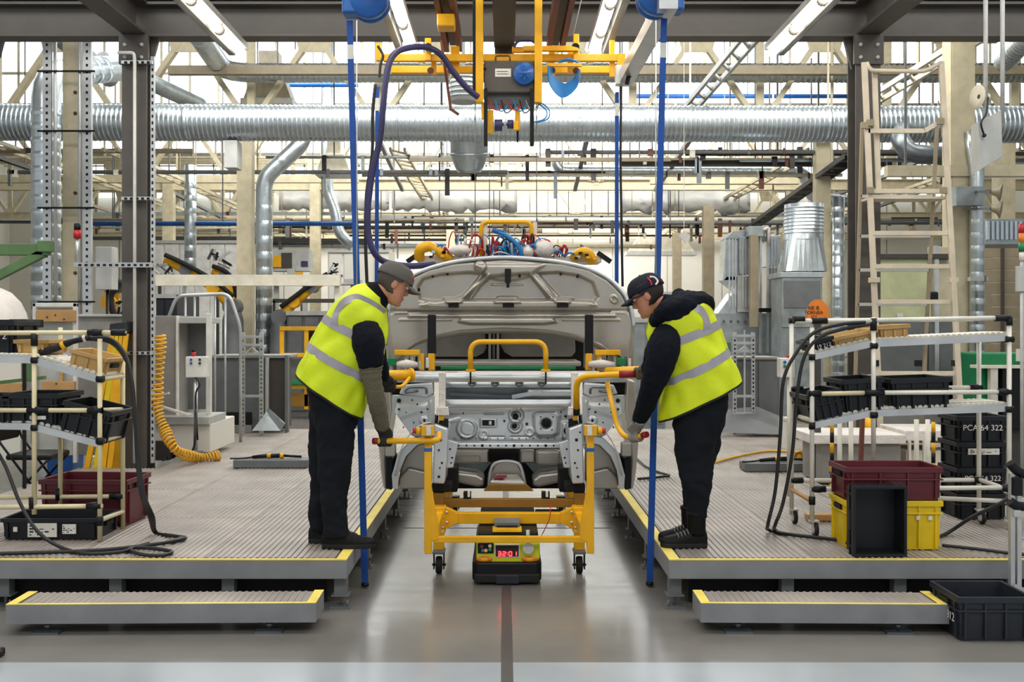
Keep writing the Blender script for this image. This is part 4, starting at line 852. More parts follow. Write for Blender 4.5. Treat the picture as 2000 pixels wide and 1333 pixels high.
for ch, px in (('3', 973), ('2', 982), ('0', 994), ('1', 1003)): seg(m, ch, px, 1078.5, 5.5, 7.5, AY+.007)
m.pbox(990, 991.2, 1080, 1081.5, AY+.006, .003); m.pbox(990, 991.2, 1084, 1085.5, AY+.006, .003)
m.build('display_digits', K['redled'], dp)
for px in (946, 1034):
    c = W(px, 1093, AY+.02); MB().ball(c, .05, 18, 8, (1.05, .25, .38)).build('indicator_lamp', K['orangelamp'], A); MB().ball(c+Vector((0, -.006, 0)), .026, 12, 8, (1.1, .35, .5)).build('lamp_core', K['yellow'], A)
MB().cyl(W(1031, 1056, AY+.2), W(1031, 1036, AY+.2), .012).build('antenna', K['greyl'], A)
# ------------------------------------------------------------------ people
def crow(rows, u):
    """Catmull-Rom through rows of numbers at u in 0..1"""
    n = len(rows)-1; f = min(max(u, 0), 1)*n; i = min(int(f), n-1); t = f-i
    a, b, c, d = (np.array(rows[max(0, min(n, k))], float) for k in (i-1, i, i+1, i+2))
    return .5*((2*b)+(c-a)*t+(2*a-5*b+4*c-d)*t*t+(3*b-a-3*c+d)*t**3)
def sect(c, a1, a2, n, e=2.3):
    out = []
    for j in range(n):
        v = 2*math.pi*j/n; cs, sn = math.cos(v), math.sin(v)
        out.append(c+a1*math.copysign(abs(cs)**(2/e), cs)+a2*math.copysign(abs(sn)**(2/e), sn))
    return out
def closed_loft(m, secs):
    m.grid(secs, True); n = len(secs[0]); b = len(m.v)-n*len(secs)
    for k, rev in ((0, False), (len(secs)-1, True)):
        c = sum((Vector(p) for p in secs[k]), Vector())/n; m.v.append(tuple(c)); ci = len(m.v)-1
        for j in range(n):
            q = (ci, b+k*n+(j+1) % n, b+k*n+j) if not rev else (ci, b+k*n+j, b+k*n+(j+1) % n)
            m.f.append(q); m.sm.append(True); m.mi.append(m.m)
    return m
def limb(m, pts, n=16, sub=5):
    """pts: (Vector, radius in the picture plane, radius in depth)"""
    rows = [(*p, a, b) for p, a, b in pts]; N = (len(rows)-1)*sub; R = [crow(rows, i/N) for i in range(N+1)]; secs = []
    for i, r in enumerate(R):
        a, b = R[max(i-1, 0)], R[min(i+1, N)]; t = Vector(b[:3]-a[:3]).normalized(); u = Vector((0, 1, 0)); u = (u-t*t.dot(u)).normalized(); w = t.cross(u)
        secs.append(sect(Vector(r[:3]), w*r[3], u*r[4], n, 2.1))
    return closed_loft(m, secs)
def remeshed(o, vox, smooth=4, disp=0, size=.1, it=None):
    r = o.modifiers.new('r', 'REMESH'); r.mode = 'VOXEL'; r.voxel_size = vox; r.use_smooth_shade = True
    s = o.modifiers.new('s', 'SMOOTH'); s.iterations = smooth; s.factor = .5
    if disp:
        tx = bpy.data.textures.new('folds', 'CLOUDS'); tx.noise_scale = size; tx.noise_depth = 2
        d = o.modifiers.new('d', 'DISPLACE'); d.texture = tx; d.strength = disp; d.mid_level = .5; d.texture_coords = 'LOCAL'
    return o
HEAD = [(-.118, .062, .020, .020), (-.108, .080, .0, .036), (-.085, .086, -.020, .050), (-.060, .084, -.045, .060), (-.035, .085, -.070, .066), (-.010, .083, -.086, .070), (.012, .080, -.094, .072),
        (.030, .090, -.098, .074), (.060, .088, -.098, .075), (.085, .070, -.088, .068), (.105, .042, -.062, .046), (.117, .008, -.02, .015)]
def person(P):
    cY = P['Y']; base = Vector((X(P['foot'], cY), cY, PZ))
    vrows = [(*W(*b, cY), *W(*f, cY), hw) for b, f, hw in P['torso']]
    def S(u, v, off=0.):
        r = crow(vrows, u); a, b = Vector(r[:3]), Vector(r[3:6]); c = (a+b)/2; a1 = (b-a)/2; a2 = Vector((0, -r[6], 0))
        cs, sn = math.cos(v), math.sin(v); e = 2.3
        p = c+a1*math.copysign(abs(cs)**(2/e), cs)+a2*math.copysign(abs(sn)**(2/e), sn)
        d = (a1.normalized()*cs+Vector((0, -1, 0))*sn).normalized(); return p+d*off
    # body: one continuous surface
    a, p = P['yaw'], P['pitch']; F = Vector((math.cos(p)*math.cos(a), math.cos(p)*math.sin(a), -math.sin(p))); L = Vector((-math.sin(a), math.cos(a), 0)); U = F.cross(L)
    hc = W(*P['head'], cY); hp = lambda x, y, z: hc+F*x+L*y+U*z
    m = MB(); hs = []
    for i in range(34):
        z, xf, xb, hw = crow(HEAD, i/33); hs.append(sect(hp((xf+xb)/2, 0, z), F*(xf-xb)/2, L*hw, 28, 2.25))
    closed_loft(m, hs)
    HR = Matrix((F, L, U)).transposed()
    m.ball(hp(.092, 0, -.026), .017, 12, 8, (1.1, .95, .75), HR); m.tube([hp(.082, 0, .018), hp(.09, 0, -.004), hp(.097, 0, -.024)], [.009, .011, .014], 10)
    m.ball(hp(.082, 0, -.058), .02, 12, 8, (.7, 1.2, .35), HR); m.ball(hp(.081, 0, -.071), .02, 12, 8, (.7, 1.1, .4), HR); m.ball(hp(.07, 0, -.1), .024, 12, 8, (1, 1.1, .8), HR)
    for s in (-1, 1): m.ball(hp(-.012, s*.076, -.006), .034, 14, 10, (.62, .3, 1), HR); m.ball(hp(.075, s*.032, .03), .016, 10, 6, (.7, 1.4, .5), HR)
    nb = W(*P['neck'], cY)
    limb(m, [(nb-(hp(-.02, 0, -.05)-nb)*.5, .07, .075), (nb, .062, .065), ((nb+hp(-.02, 0, -.05))/2, .055, .056), (hp(-.015, 0, -.04), .055, .055)])
    closed_loft(m, [[S(u/10, 2*math.pi*j/20, -.02) for j in range(20)] for u in range(0, 11)])
    for lg in P['legs']: limb(m, [(W(q[0], q[1], lg['Y']), q[2]*PXS(cY)*.75, q[3]*.75) for q in lg['rows'][:-1]])
    for ar in P['arms']: limb(m, [(W(x, y, Y), r*.8, r*.8) for x, y, Y, r in ar['path']])
    body = remeshed(m.build('person', K['skin'], origin=base), .0065, 3)
    tag(body, P['label'], 'person')
    def part(mb, name, mat, **k): return mb.build(name, K[mat] if isinstance(mat, str) else mat, body, **k)
    # eyes
    for s in (-1, 1):
        e = part(MB().ball(hp(.078, s*.032, .012), .0125, 10, 8), 'eye', 'wrapw'); part(MB().ball(hp(.0865, s*.033, .010), .0055, 8, 6), 'iris', 'ink')
        part(MB().tube([hp(.092, s*.018, .034), hp(.092, s*.034, .038), hp(.082, s*.052, .034)], .004, 6), 'eyebrow', P['hair'])
    # hair shell at the back of the head
    g = []
    for i in range(14):
        z = -.062+.13*i/13; zz, xf, xb, hw = crow(HEAD, (z+.118)/.235*1.0 if False else np.interp(z, [r[0] for r in HEAD], np.linspace(0, 1, len(HEAD)))); row = []
        for j in range(25):
            v = math.radians(72+(216)*j/24) if i > 7 else math.radians(100+160*j/24)
            cs, sn = math.cos(v), math.sin(v); q = .009*math.sin(math.pi*min(1, (i+1)/6)*.5)
            row.append(hp((xf+xb)/2+((xf-xb)/2+q)*math.copysign(abs(cs)**.9, cs), (hw+q)*math.copysign(abs(sn)**.9, sn), z))
        g.append(row)
    part(MB().grid(g), 'hair', P['hair'], solid=.008)
    # cap
    cz = P['cap']; m = MB(); g = []
    for i in range(13):
        z = .028+.098*math.sin(math.pi/2*i/12); k = math.cos(math.pi/2*i/12)**.62 if i < 12 else .03
        g.append(sect(hp(-.006, 0, z), F*.113*k, L*.089*k, 30, 2.2))
    cap = part(m.grid(g, True), 'cap', P['capmat'], solid=.005)
    g = []
    for i in range(11):
        w = -1+2*i/10; row = []
        for j in range(7):
            t_ = j/6; x0 = .104*math.sqrt(max(0, 1-(w*.84)**2)); x1 = .104+.07*math.sqrt(max(0, 1-w*w*.98)); row.append(hp(x0+(max(x0, x1)-x0)*t_, w*.076, .03-.018*t_-.016*w*w))
        g.append(row)
    part(MB().grid(g), 'cap_brim', P['capmat'], solid=.005)
    m = MB().ball(hp(-.006, 0, .127), .009, 8, 5); part(m, 'cap_button', P['capmat'])
    for k in range(6):
        v = math.pi*k/3+.5; m = MB(); m.tube([hp(-.006+.114*math.cos(v)*math.cos(t_)**.62, .09*math.sin(v)*math.cos(t_)**.62, .028+.1*math.sin(t_)) for t_ in np.linspace(0, 1.5, 10)], .0017, 5); part(m, 'cap_seam', P['capmat'])
    if cz == 'grey': part(MB().tube([hp(.09, -.045, .06), hp(.082, -.05, .075), hp(.07, -.05, .09)], .007, 6), 'cap_badge', 'red', label='small red badge on the cap front')
    else:
        s = -1 if P['dir'] > 0 else 1
        part(MB().tube(spline([hp(-.082, s*.07, .03), hp(-.1, s*.056, .045), hp(-.092, s*.056, .075), hp(-.07, s*.068, .088)]), .006, 6), 'cap_strap', 'wrapw', label='pale strap at the cap back')
        part(MB().tube(spline([hp(-.062, s*.086, .036), hp(-.066, s*.082, .06), hp(-.056, s*.07, .09)]), .005, 6), 'cap_trim', 'red', label='red trim on the cap')
        part(MB().tube([hp(-.005, s*.08, .008), hp(.08, s*.074, .012)], .004, 6), 'glasses_temple', 'ink')
        for q in (-1, 1): part(MB().ball(hp(.094, q*.032, .008), .026, 14, 8, (.25, 1, .62), HR), 'glasses_lens', 'glass')
    # shirt collar, sleeves
    part(limb(MB(), [(nb-(hc-nb)*.18, .1, .11), (nb, .085, .085), (nb+(hc-nb)*.28, .068, .068)]), 'collar', P['top'])
    closed_top = MB(); closed_loft(closed_top, [[S(.55+.45*u/8, 2*math.pi*j/28, -.006) for j in range(28)] for u in range(9)]); part(closed_top, 'shirt', P['top'])
    for ar in P['arms']:
        k = ar.get('split', len(ar['path'])); m = MB()
        limb(m, [(W(x, y, Y), r, r*ar.get('flat', 1)) for x, y, Y, r in ar['path'][:k]]); remeshed(part(m, 'sleeve', P['top']), .009, 3, .014, .05)
        if k < len(ar['path']):
            m = MB(); rr = [(W(x, y, Y), r) for x, y, Y, r in ar['path'][k-1:]]
            pts = []; n = 26
            rows = [(*c, r) for c, r in rr]
            for i in range(n+1):
                q = crow(rows, i/n); pts.append((Vector(q[:3]), q[3]*(1+.05*math.sin(i*2.1)), q[3]*(1+.05*math.sin(i*2.1+1))))
            limb(m, pts, 18, 1); part(m, 'arm_guard', 'olive')
        hand(part, ar, P)
    # trousers
    m = MB(); h = P['hips']; limb(m, [(W(x, y, cY), rx*PXS(cY), ry) for x, y, rx, ry in h], 24)
    for lg in P['legs']: limb(m, [(W(q[0], q[1], lg['Y']), q[2]*PXS(cY), q[3]) for q in lg['rows']], 20)
    remeshed(part(m, 'trousers', 'trous'), .011, 5, .04, .1)
    for lg in P['legs']: shoe(part, lg, P)
    # hi-viz vest from the torso surface, bands on it
    fold = lambda u, v: .012+.016*(1-u)**2+(.007*math.sin(3*v+u*10.8)+.005*math.sin(7*v-13*u+1)+.0035*math.sin(11*v+19*u))*(1-u*.7)+.003*math.sin(23*u+4*v)
    g = [[S(u_*.985, v_, fold(u_, v_)) for v_ in [2*math.pi*j/120 for j in range(120)]] for u_ in [i/70 for i in range(71)]]
    vest = part(MB().grid(g, True), 'vest', P['vest'], solid=.006)
    def ribbon(pts, w, name='reflective_band', off=None, mat='refl'):
        P_ = [crow([(*q, 0) for q in pts], i/80) for i in range(81)]; g = []; off0 = off
        for i, q in enumerate(P_):
            off = fold(q[0], q[1])+.006
            A, B = P_[max(i-1, 0)], P_[min(i+1, 80)]; c = S(q[0], q[1], off); t_ = S(B[0], B[1], off)-S(A[0], A[1], off); n_ = S(q[0], q[1], off+.02)-c
            s_ = t_.cross(n_).normalized(); g.append([c-s_*w/2, c-s_*w/6, c+s_*w/6, c+s_*w/2])
        return part(MB().grid(g), name, mat)
    for u in P['bands']: ribbon([(u, math.radians(x)) for x in range(0, 361, 30)], .05)
    for st in P['straps']: ribbon([(u, math.radians(v)) for u, v in st], .05, 'shoulder_band')
    ribbon([(.004, math.radians(x)) for x in range(0, 361, 30)], .012, 'hem_binding', None, 'ink')
    # arm-hole binding and zip
    ribbon([(.004+.9*k/8, math.radians(-3)) for k in range(9)], .014, 'zip', None, 'ink')
    return body
def hand(part, ar, P):
    g = ar['grip']; bar = Vector(g[0]); d = Vector(g[1]).normalized(); wr = W(*ar['path'][-1][:3]); R = .027
    up = Vector((0, 0, 1)); up = (wr-bar); up = (up-d*up.dot(d)).normalized(); fr = d.cross(up); fr = fr if fr.y < 0 else -fr
    m = MB()
    top = bar+up*(R+.012)
    limb(m, [(wr+(wr-top)*.18, .036, .036), (wr, .036, .034), (wr*.5+top*.5, .042, .024), (top+fr*.006, .044, .02)], 14, 4)
    ln = (.95, 1.1, 1.05, .85)
    for i in range(4):
        o = d*(i-1.5)*.0215; pts = []
        for k in range(9):
            a = math.radians(80-(225*ln[i])*k/8); pts.append(bar+o+up*math.sin(a)*R-fr*(-math.cos(a))*0+fr*(math.cos(a) if False else -math.cos(math.pi-a))*R)
        m.tube(pts, [.0125, .0125, .0122, .012, .0118, .0115, .011, .0105, .008], 10); m.ball(pts[0], .0145, 8, 6); m.ball(pts[3], .0135, 8, 6)
    s = ar.get('thumb', 1); o = d*s*.046; th = [top+d*s*.02-fr*.004, bar+o*.95+up*(R+.004)-fr*.016, bar+o*.85-fr*(R+.004)+up*.004, bar+o*.6-fr*(R-.004)-up*.02]
    m.tube(spline(th, 4), [.015]*6+[.0135]*4+[.011]*3, 10)
    remeshed(part(m, 'glove', ar['glove']), .004, 2)
    part(limb(MB(), [(wr+(wr-top)*.4, .041, .04), (wr+(wr-top)*.1, .042, .041), (wr-(wr-top)*.1, .039, .036)], 14, 4), 'glove_cuff', ar['glove'])
def shoe(part, lg, P):
    s = P['dir']; hx, tx_, by = lg['shoe']; Y = lg['Y']; b = PZ+.001; x0, x1 = X(hx, Y), X(tx_, Y); Ln = x1-x0
    prof = [(0, .03, .07, .03), (.06, .036, .10, .036), (.2, .038, .105, .038), (.35, .038, .095, .042), (.5, .043, .078, .046), (.65, .047, .062, .048), (.8, .048, .052, .044), (.93, .04, .042, .034), (1, .012, .026, .014)]
    g = []
    for i in range(25):
        t_, w, h, w2 = crow(prof, i/24); row = []
        for j in range(15):
            v = math.pi*j/14; row.append(Vector((x0+Ln*t_, Y-math.cos(v)*w2*1.02, b+.014+h*math.sin(v)**.7)))
        g.append(row)
    m = MB().grid(g)
    if lg.get('boot'): limb(m, [(W(*lg['ankle'], Y)+Vector((0, 0, .03)), .056, .056), (W(*lg['ankle'], Y), .056, .055), (Vector((x0+Ln*.22, Y, b+.07)), .056, .045)], 16, 4)
    else: limb(m, [(W(*lg['ankle'], Y), .05, .05), (Vector((x0+Ln*.2, Y, b+.06)), .05, .042)], 16, 4)
    sh = part(m, 'boot' if lg.get('boot') else 'shoe', 'leather')
    out = [crow(prof, i/16) for i in range(17)]; poly = [Vector((x0+Ln*t_, Y-w*1.06, b)) for t_, _, _, w in out]+[Vector((x0+Ln*t_, Y+w*1.06, b)) for t_, _, _, w in out[::-1]]
    part(MB().prism(poly, (0, 0, .026)), 'sole', 'sole', bev=.004)
    q = MB()
    for k in range(5):
        t_ = .34+.07*k; hh = crow(prof, np.interp(t_, [r_[0] for r_ in prof], np.linspace(0, 1, len(prof))))[2]; z = b+.014+hh; q.tube([(x0+Ln*t_, Y-.036, z-.02), (x0+Ln*(t_+.015), Y-.016, z-.001), (x0+Ln*(t_+.02), Y+.016, z-.001), (x0+Ln*t_, Y+.036, z-.02)], .004, 6)
    part(q, 'laces', 'greyd' if lg.get('boot') else 'cable')
    if lg.get('boot'):
        q = W(*lg['ankle'], Y)+Vector((0, 0, .025)); part(MB().lathe(q, (0, 0, 1), [(-.012, .05), (-.008, .061), (.008, .061), (.012, .05)], 16), 'boot_collar', 'leather')
LWK = dict(Y=6.0, foot=668, dir=1, yaw=math.radians(20), pitch=math.radians(25), head=(769, 555), neck=(741, 574), hair='greyhair', cap='grey', capmat='capg', top='navy', vest='hiviz',
  label='man in grey cap and yellow vest with olive arm guards bending over the car',
  torso=[((590, 737), (697, 810), .185), ((599, 705), (711, 770), .188), ((612, 672), (724, 735), .188), ((631, 640), (742, 700), .19), ((651, 608), (752, 658), .195), ((671, 582), (753, 628), .19), ((694, 563), (750, 602), .15), ((720, 557), (745, 582), .1)],
  bands=(.265, .50), straps=[[(.5, 118), (.6, 128), (.72, 122), (.8, 100), (.82, 60), (.8, 25)], [(.5, 242), (.65, 235), (.8, 250), (.82, 300), (.8, 335)]],
  hips=[(648, 740, 48, .17), (652, 780, 48, .175), (654, 815, 44, .165), (655, 840, 36, .15)],
  legs=[dict(Y=5.92, rows=[(662, 760, 34, .1), (656, 800, 37, .1), (655, 860, 35, .095), (655, 930, 32, .085), (652, 985, 25, .075), (655, 1020, 25, .072), (657, 1048, 27, .07)], ankle=(653, 1026), shoe=(630, 733, 1066)),
        dict(Y=6.07, rows=[(648, 760, 36, .1), (642, 800, 38, .1), (638, 860, 34, .095), (634, 930, 30, .085), (630, 985, 25, .075), (630, 1020, 25, .07), (630, 1036, 25, .068)], ankle=(630, 1030), shoe=(604, 700, 1058))],
  arms=[dict(path=[(712, 640, 5.86, .086), (719, 668, 5.82, .098), (722, 692, 5.81, .084), (724, 716, 5.82, .072), (727, 742, 5.84, .056), (737, 790, 5.92, .054), (747, 836, 6.02, .043)], split=4, glove='gloveb', grip=(W(751, 861.5, 6.08), W(735, 862, 6.05)-W(844, 861, 6.3)), thumb=-1),
        dict(path=[(716, 640, 6.12, .08), (728, 680, 6.2, .08), (740, 715, 6.25, .06), (748, 738, 6.34, .045)], glove='gloveb', grip=(W(758, 756, 6.42), Vector((1, .3, 0))), thumb=1)])
RWK = dict(Y=6.0, foot=1352, dir=-1, yaw=math.radians(160), pitch=math.radians(25), head=(1265, 578), neck=(1293, 598), hair='hair', cap='navy', capmat='capn', top='navy', vest='hiviz2',
  label='man in navy cap, black hooded top and yellow vest leaning to the car',
  torso=[((1436, 750), (1297, 818), .185), ((1425, 712), (1298, 775), .188), ((1411, 675), (1294, 735), .188), ((1398, 645), (1282, 693), .19), ((1386, 615), (1269, 658), .195), ((1372, 591), (1270, 632), .19), ((1348, 577), (1281, 612), .15), ((1324, 576), (1292, 600), .1)],
  bands=(.235, .475), straps=[[(.475, 118), (.58, 124), (.68, 118), (.76, 96), (.78, 60), (.76, 25)], [(.475, 242), (.65, 235), (.78, 250), (.8, 300), (.76, 335)]],
  hips=[(1368, 740, 56, .17), (1367, 785, 54, .178), (1366, 820, 50, .17), (1364, 850, 40, .15)],
  legs=[dict(Y=5.94, boot=True, rows=[(1356, 770, 38, .1), (1357, 815, 42, .1), (1358, 870, 39, .098), (1358, 930, 32, .09), (1360, 965, 26, .082), (1362, 995, 20, .068), (1361, 1010, 20, .066)], ankle=(1360, 1012), shoe=(1380, 1290, 1066)),
        dict(Y=6.1, boot=True, rows=[(1374, 770, 38, .1), (1372, 815, 42, .1), (1367, 870, 38, .098), (1362, 930, 30, .09), (1358, 965, 26, .08), (1352, 992, 18, .066), (1350, 1002, 18, .064)], ankle=(1348, 1000), shoe=(1368, 1286, 1045))],
  arms=[dict(path=[(1304, 650, 5.87, .08), (1297, 676, 5.82, .096), (1289, 710, 5.81, .09), (1276, 748, 5.84, .072), (1262, 788, 5.95, .06), (1247, 826, 6.06, .042)], glove='glove', grip=(W(1243, 853, 6.15), W(1222, 856, 6.25)-W(1262, 850, 6.05)), thumb=1),
        dict(path=[(1298, 650, 6.12, .08), (1284, 690, 6.2, .08), (1270, 716, 6.26, .056), (1262, 720, 6.3, .042)], glove='olive', grip=(W(1256, 731, 6.36), Vector((1, -.1, 0))), thumb=-1)])
person(LWK); pr = person(RWK)
# hood of the right worker
m = MB()
limb(m, [(W(1284, 612, 5.86), .03, .06), (W(1302, 604, 5.84), .055, .09), (W(1328, 598, 5.9), .07, .13), (W(1348, 592, 6.0), .062, .15), (W(1352, 596, 6.08), .05, .14)], 20, 5)
limb(m, [(W(1276, 630, 5.9), .03, .05), (W(1290, 618, 5.85), .045, .06), (W(1322, 614, 5.83), .04, .06), (W(1350, 600, 5.88), .035, .08)], 16, 5)
limb(m, [(W(1322, 586, 5.98), .04, .1), (W(1338, 582, 6.0), .045, .13), (W(1354, 586, 6.0), .03, .1)], 16, 5)
remeshed(m.build('hood', K['navy'], pr), .009, 3, .03, .06)
# ------------------------------------------------------------------ crates
def text(par, s, loc, size, mat='wrapw', rot=(math.pi/2, 0, 0), name='lettering', ext=.0006):
    c = bpy.data.curves.new(name, 'FONT'); c.body = s; c.size = size; c.extrude = ext; c.align_x = 'CENTER'; c.align_y = 'CENTER'; c.materials.append(K[mat])
    f = bpy.data.objects.new(name, c); me = bpy.data.meshes.new_from_object(f); bpy.data.objects.remove(f)
    o = bpy.data.objects.new(name, me); C.objects.link(o); o.parent = par
    if par.type == 'EMPTY': o.matrix_parent_inverse = Matrix.Translation(-par.location)
    o.location = loc; o.rotation_euler = rot; return o
def crate(label, c, w, d, h, mat, rot=(0, 0, 0), group=None, tags=(), ribs_=3, name='crate', taper=.012, words=None, adj=True):
    """open-topped stacking crate, c = centre of its base; tags: (x0,x1,z0,z1) white labels on the front as fractions"""
    c = Vector(c)
    if adj: c.x *= (c.y-d/2)/c.y
    t = thing(name, label, 'crate', c, group); m = MB(); x, y, e = w/2, d/2, .005; q = taper
    def ring(z, k): return [c+Vector((-x+k, -y+k, z)), c+Vector((x-k, -y+k, z)), c+Vector((x-k, y-k, z)), c+Vector((-x+k, y-k, z))]
    o0, o1, i1, i0 = ring(0, q), ring(h, 0), ring(h, e), ring(.008, q+e)
    m.add(o0+o1+i1+i0, [(3, 2, 1, 0)]+[(i, (i+1) % 4, 4+(i+1) % 4, 4+i) for i in range(4)]+[(4+i, 4+(i+1) % 4, 8+(i+1) % 4, 8+i) for i in range(4)]+[(8+i, 8+(i+1) % 4, 12+(i+1) % 4, 12+i) for i in range(4)]+[(12, 13, 14, 15)])
    m.build('body', K[mat], t)
    m = MB(); r = .011
    for z0, z1 in ((h-.03, h+.002), (h-.075, h-.066)) if h > .14 else ((h-.022, h+.002),):
        m.box(c.x-x-r, c.x+x+r, c.y-y-r, c.y-y, c.z+z0, c.z+z1); m.box(c.x-x-r, c.x+x+r, c.y+y, c.y+y+r, c.z+z0, c.z+z1)
        m.box(c.x-x-r, c.x-x, c.y-y, c.y+y, c.z+z0, c.z+z1); m.box(c.x+x, c.x+x+r, c.y-y, c.y+y, c.z+z0, c.z+z1)
    m.build('rim', K[mat], t, bev=.002)
    rb = None
    for i in range(ribs_+1):
        f = -x+.03+(w-.06)*i/ribs_
        for yy in (-1, 1):
            m = MB(); m.box(c.x+f-.006, c.x+f+.006, min(c.y+yy*(y-.008), c.y+yy*(y+.008)), max(c.y+yy*(y-.008), c.y+yy*(y+.008)), c.z+.012, c.z+h-.03)
            m.build('rib', K[mat], t)
    for s in (-1, 1):
        for yy in (-y+.04, y-.04): MB().box(min(c.x+s*(x-.008), c.x+s*(x+.008)), max(c.x+s*(x-.008), c.x+s*(x+.008)), c.y+yy-.006, c.y+yy+.006, c.z+.012, c.z+h-.03).build('rib', K[mat], t)
        MB().box(min(c.x+s*(x-.004), c.x+s*(x+.0125)), max(c.x+s*(x-.004), c.x+s*(x+.0125)), c.y-.055, c.y+.055, c.z+h-.062, c.z+h-.036).build('hand_slot', K['dark'], t)
    for k in tags:
        pl_ = MB().box(c.x-x+w*k[0], c.x-x+w*k[1], c.y-y-.0125, c.y-y-.002, c.z+h*k[2], c.z+h*k[3]).build('paper_label', K['lbl'], t)
        if w*(k[1]-k[0]) > .07:
            q = MB(); rr = random.Random(3)
            for r_ in range(4):
                f = .06
                while f < .85:
                    g = rr.uniform(.05, .2); z_ = c.z+h*(k[2]+(k[3]-k[2])*(.12+.21*r_)); x_ = c.x-x+w*k[0]; ww = w*(k[1]-k[0])
                    if rr.random() < .6: q.box(x_+ww*f, x_+ww*min(.94, f+g*.8), c.y-y-.0132, c.y-y-.0126, z_, z_+h*(k[3]-k[2])*rr.uniform(.05, .13))
                    f += g+.02
            o_ = q.build('label_print', K['ink'], pl_, stuff=True)
    if words:
        for s, fx, fz, sz in words: text(t, s, (c.x-x+w*fx, c.y-y-.0125, c.z+h*fz), sz)
    t.rotation_euler = rot; return t
def D(px, py, lift=.012):
    """point of the platform deck under a pixel"""
    z = PZ+lift; Y = FPX*(CAMZ-z)/(py-PY0); return Vector((X(px, Y), Y, z))
def fl(px, py, lift=0):
    Y = FPX*(CAMZ-lift)/(py-PY0); return Vector((X(px, Y), Y, lift))
def base_at(px, Y, z=PZ+.001): return (X(px, Y), Y, z)
crate('yellow crate under the maroon one on the right platform', base_at(1746, 6.0), .55, .29, .285, 'crate_y', tags=((.73, .77, .62, .7), (.86, .9, .62, .7)), ribs_=5)
crate('maroon crate stacked on the yellow crate', base_at(1746, 6.0, PZ+.289), .55, .29, .195, 'maroon', tags=())
t = crate('empty black crate stood on its side before the yellow crate', (X(1719, 5.68), 5.83, PZ+.20), .285, .38, .15, 'crate_k', taper=.004, adj=False)
t.rotation_euler = (math.radians(90), 0, 0)
for i in range(4):
    z = PZ+.001+i*.176
    crate(('lowest black crate of the tall stack at the right', 'second black crate from the bottom of the tall stack', 'third black crate with a paper strip in the tall stack', 'topmost black crate of the tall stack with white lettering')[i], base_at(1918, 6.92, z), .33, .28, .172, 'crate_k',
          tags=((.2, .84, .52, .76),) if i == 2 else (), words=(('PCA 64 322', .5, .55, .055),) if i == 3 else ((('PCA 64 322', .5, .6, .05),) if i == 1 else None), group='black crates in the tall stack')
t = crate('black crate on the floor at the lower right', (X(1922, 5.2), 5.24, .002), .37, .32, .225, 'navycrate', words=None, adj=False)
text(t, 'PCA 812', (X(1922, 5.2)-.196, 5.22, .11), .06, rot=(math.pi/2, 0, -math.pi/2))
crate('shallow black crate with white labels on the left platform', base_at(99, 6.28), .59, .3, .13, 'crate_k', tags=((.27, .57, .15, .8), (.63, .77, .3, .75), (.12, .16, .4, .62)), ribs_=2)
crate('dark maroon crate behind the left rack', base_at(166, 6.75), .58, .36, .3, 'maroon', rot=(0, 0, -.06))
# ------------------------------------------------------------------ tube racks
def rackmaker(name, label, loc, mat):
    t = thing(name, label, 'rack', loc)
    def post(px, y0, y1, Y, m=mat): return MB().cyl(W(px, y1, Y), W(px, y0, Y), .0145, 12).build('post', K[m], t)
    def rail(p, q, Y, Y2=None, m=mat, r=.0145): return MB().cyl(W(*p, Y), W(*q, Y2 or Y), r, 12).build('rail', K[m], t)
    def joint(px, py, Y, h=0, v=0):
        a = MB()
        if h: a.cyl(W(px-h/2, py, Y), W(px+h/2, py, Y), .0205, 12)
        if v: a.cyl(W(px, py-v/2, Y), W(px, py+v/2, Y), .0205, 12)
        return a.build('joint', K['black'], t)
    def track(p, q, Y, Y2, n):
        for yy in (Y+.01, Y2-.01):
            a, b = W(*p, Y), W(*q, Y); a.y = b.y = yy; MB().bar(a, b, .03, .04).build('track_rail', K['silver'], t)
        a, b = W(*p, Y), W(*q, Y); m = MB()
        for i in range(n):
            c = a+(b-a)*((i+.5)/n); m.cyl((c.x, Y+.03, c.z+.022), (c.x, Y2-.03, c.z+.022), .017, 8)
        m.build('rollers', K['pipe_w'], t, stuff=True)
    def caster(px, Y, z0, side=.02):
        x = X(px, Y); m = MB(); m.lathe((x-.012+side, Y, z0+.045), (1, 0, 0), [(0, .012), (0, .038), (.005, .045), (.02, .045), (.025, .038), (.025, .012)], 18); w = m.build('wheel', K['rubber'], t)
        MB().lathe((x-.014+side, Y, z0+.045), (1, 0, 0), [(0, .001), (0, .028), (.029, .028), (.0291, .001)], 14).build('hub', K['greyl'], w)
        m = MB(); m.box(x+side-.018, x+side-.014, Y-.02, Y+.02, z0+.03, z0+.1); m.box(x+side+.014, x+side+.018, Y-.02, Y+.02, z0+.03, z0+.1); m.box(x-.02, x+side+.02, Y-.022, Y+.022, z0+.094, z0+.104); m.build('fork', K['steel'], t)
    return t, post, rail, joint, track, caster
RY, RB = 6.22, 6.62
R_, post, rail, joint, track, caster = rackmaker('tube_rack', 'white tube flow rack with rollers on the right platform', base_at(1770, RY), 'pipe_w')
post(1586, 640, 1024, RY); post(1706, 620, 905, RY); post(1971, 622, 1030, RY); post(1546, 632, 1006, RB); post(1912, 660, 1000, RB)
rail((1553, 628), (1705, 627), RY); rail((1705, 626), (1972, 621), RY); joint(1600, 627, RY, 30); joint(1560, 624, RY, 22); joint(1706, 634, RY, 0, 24); joint(1958, 622, RY, 30); joint(1971, 628, RY, 0, 16)
rail((1545, 627), (1900, 624), RB); joint(1552, 627, RB, 22)
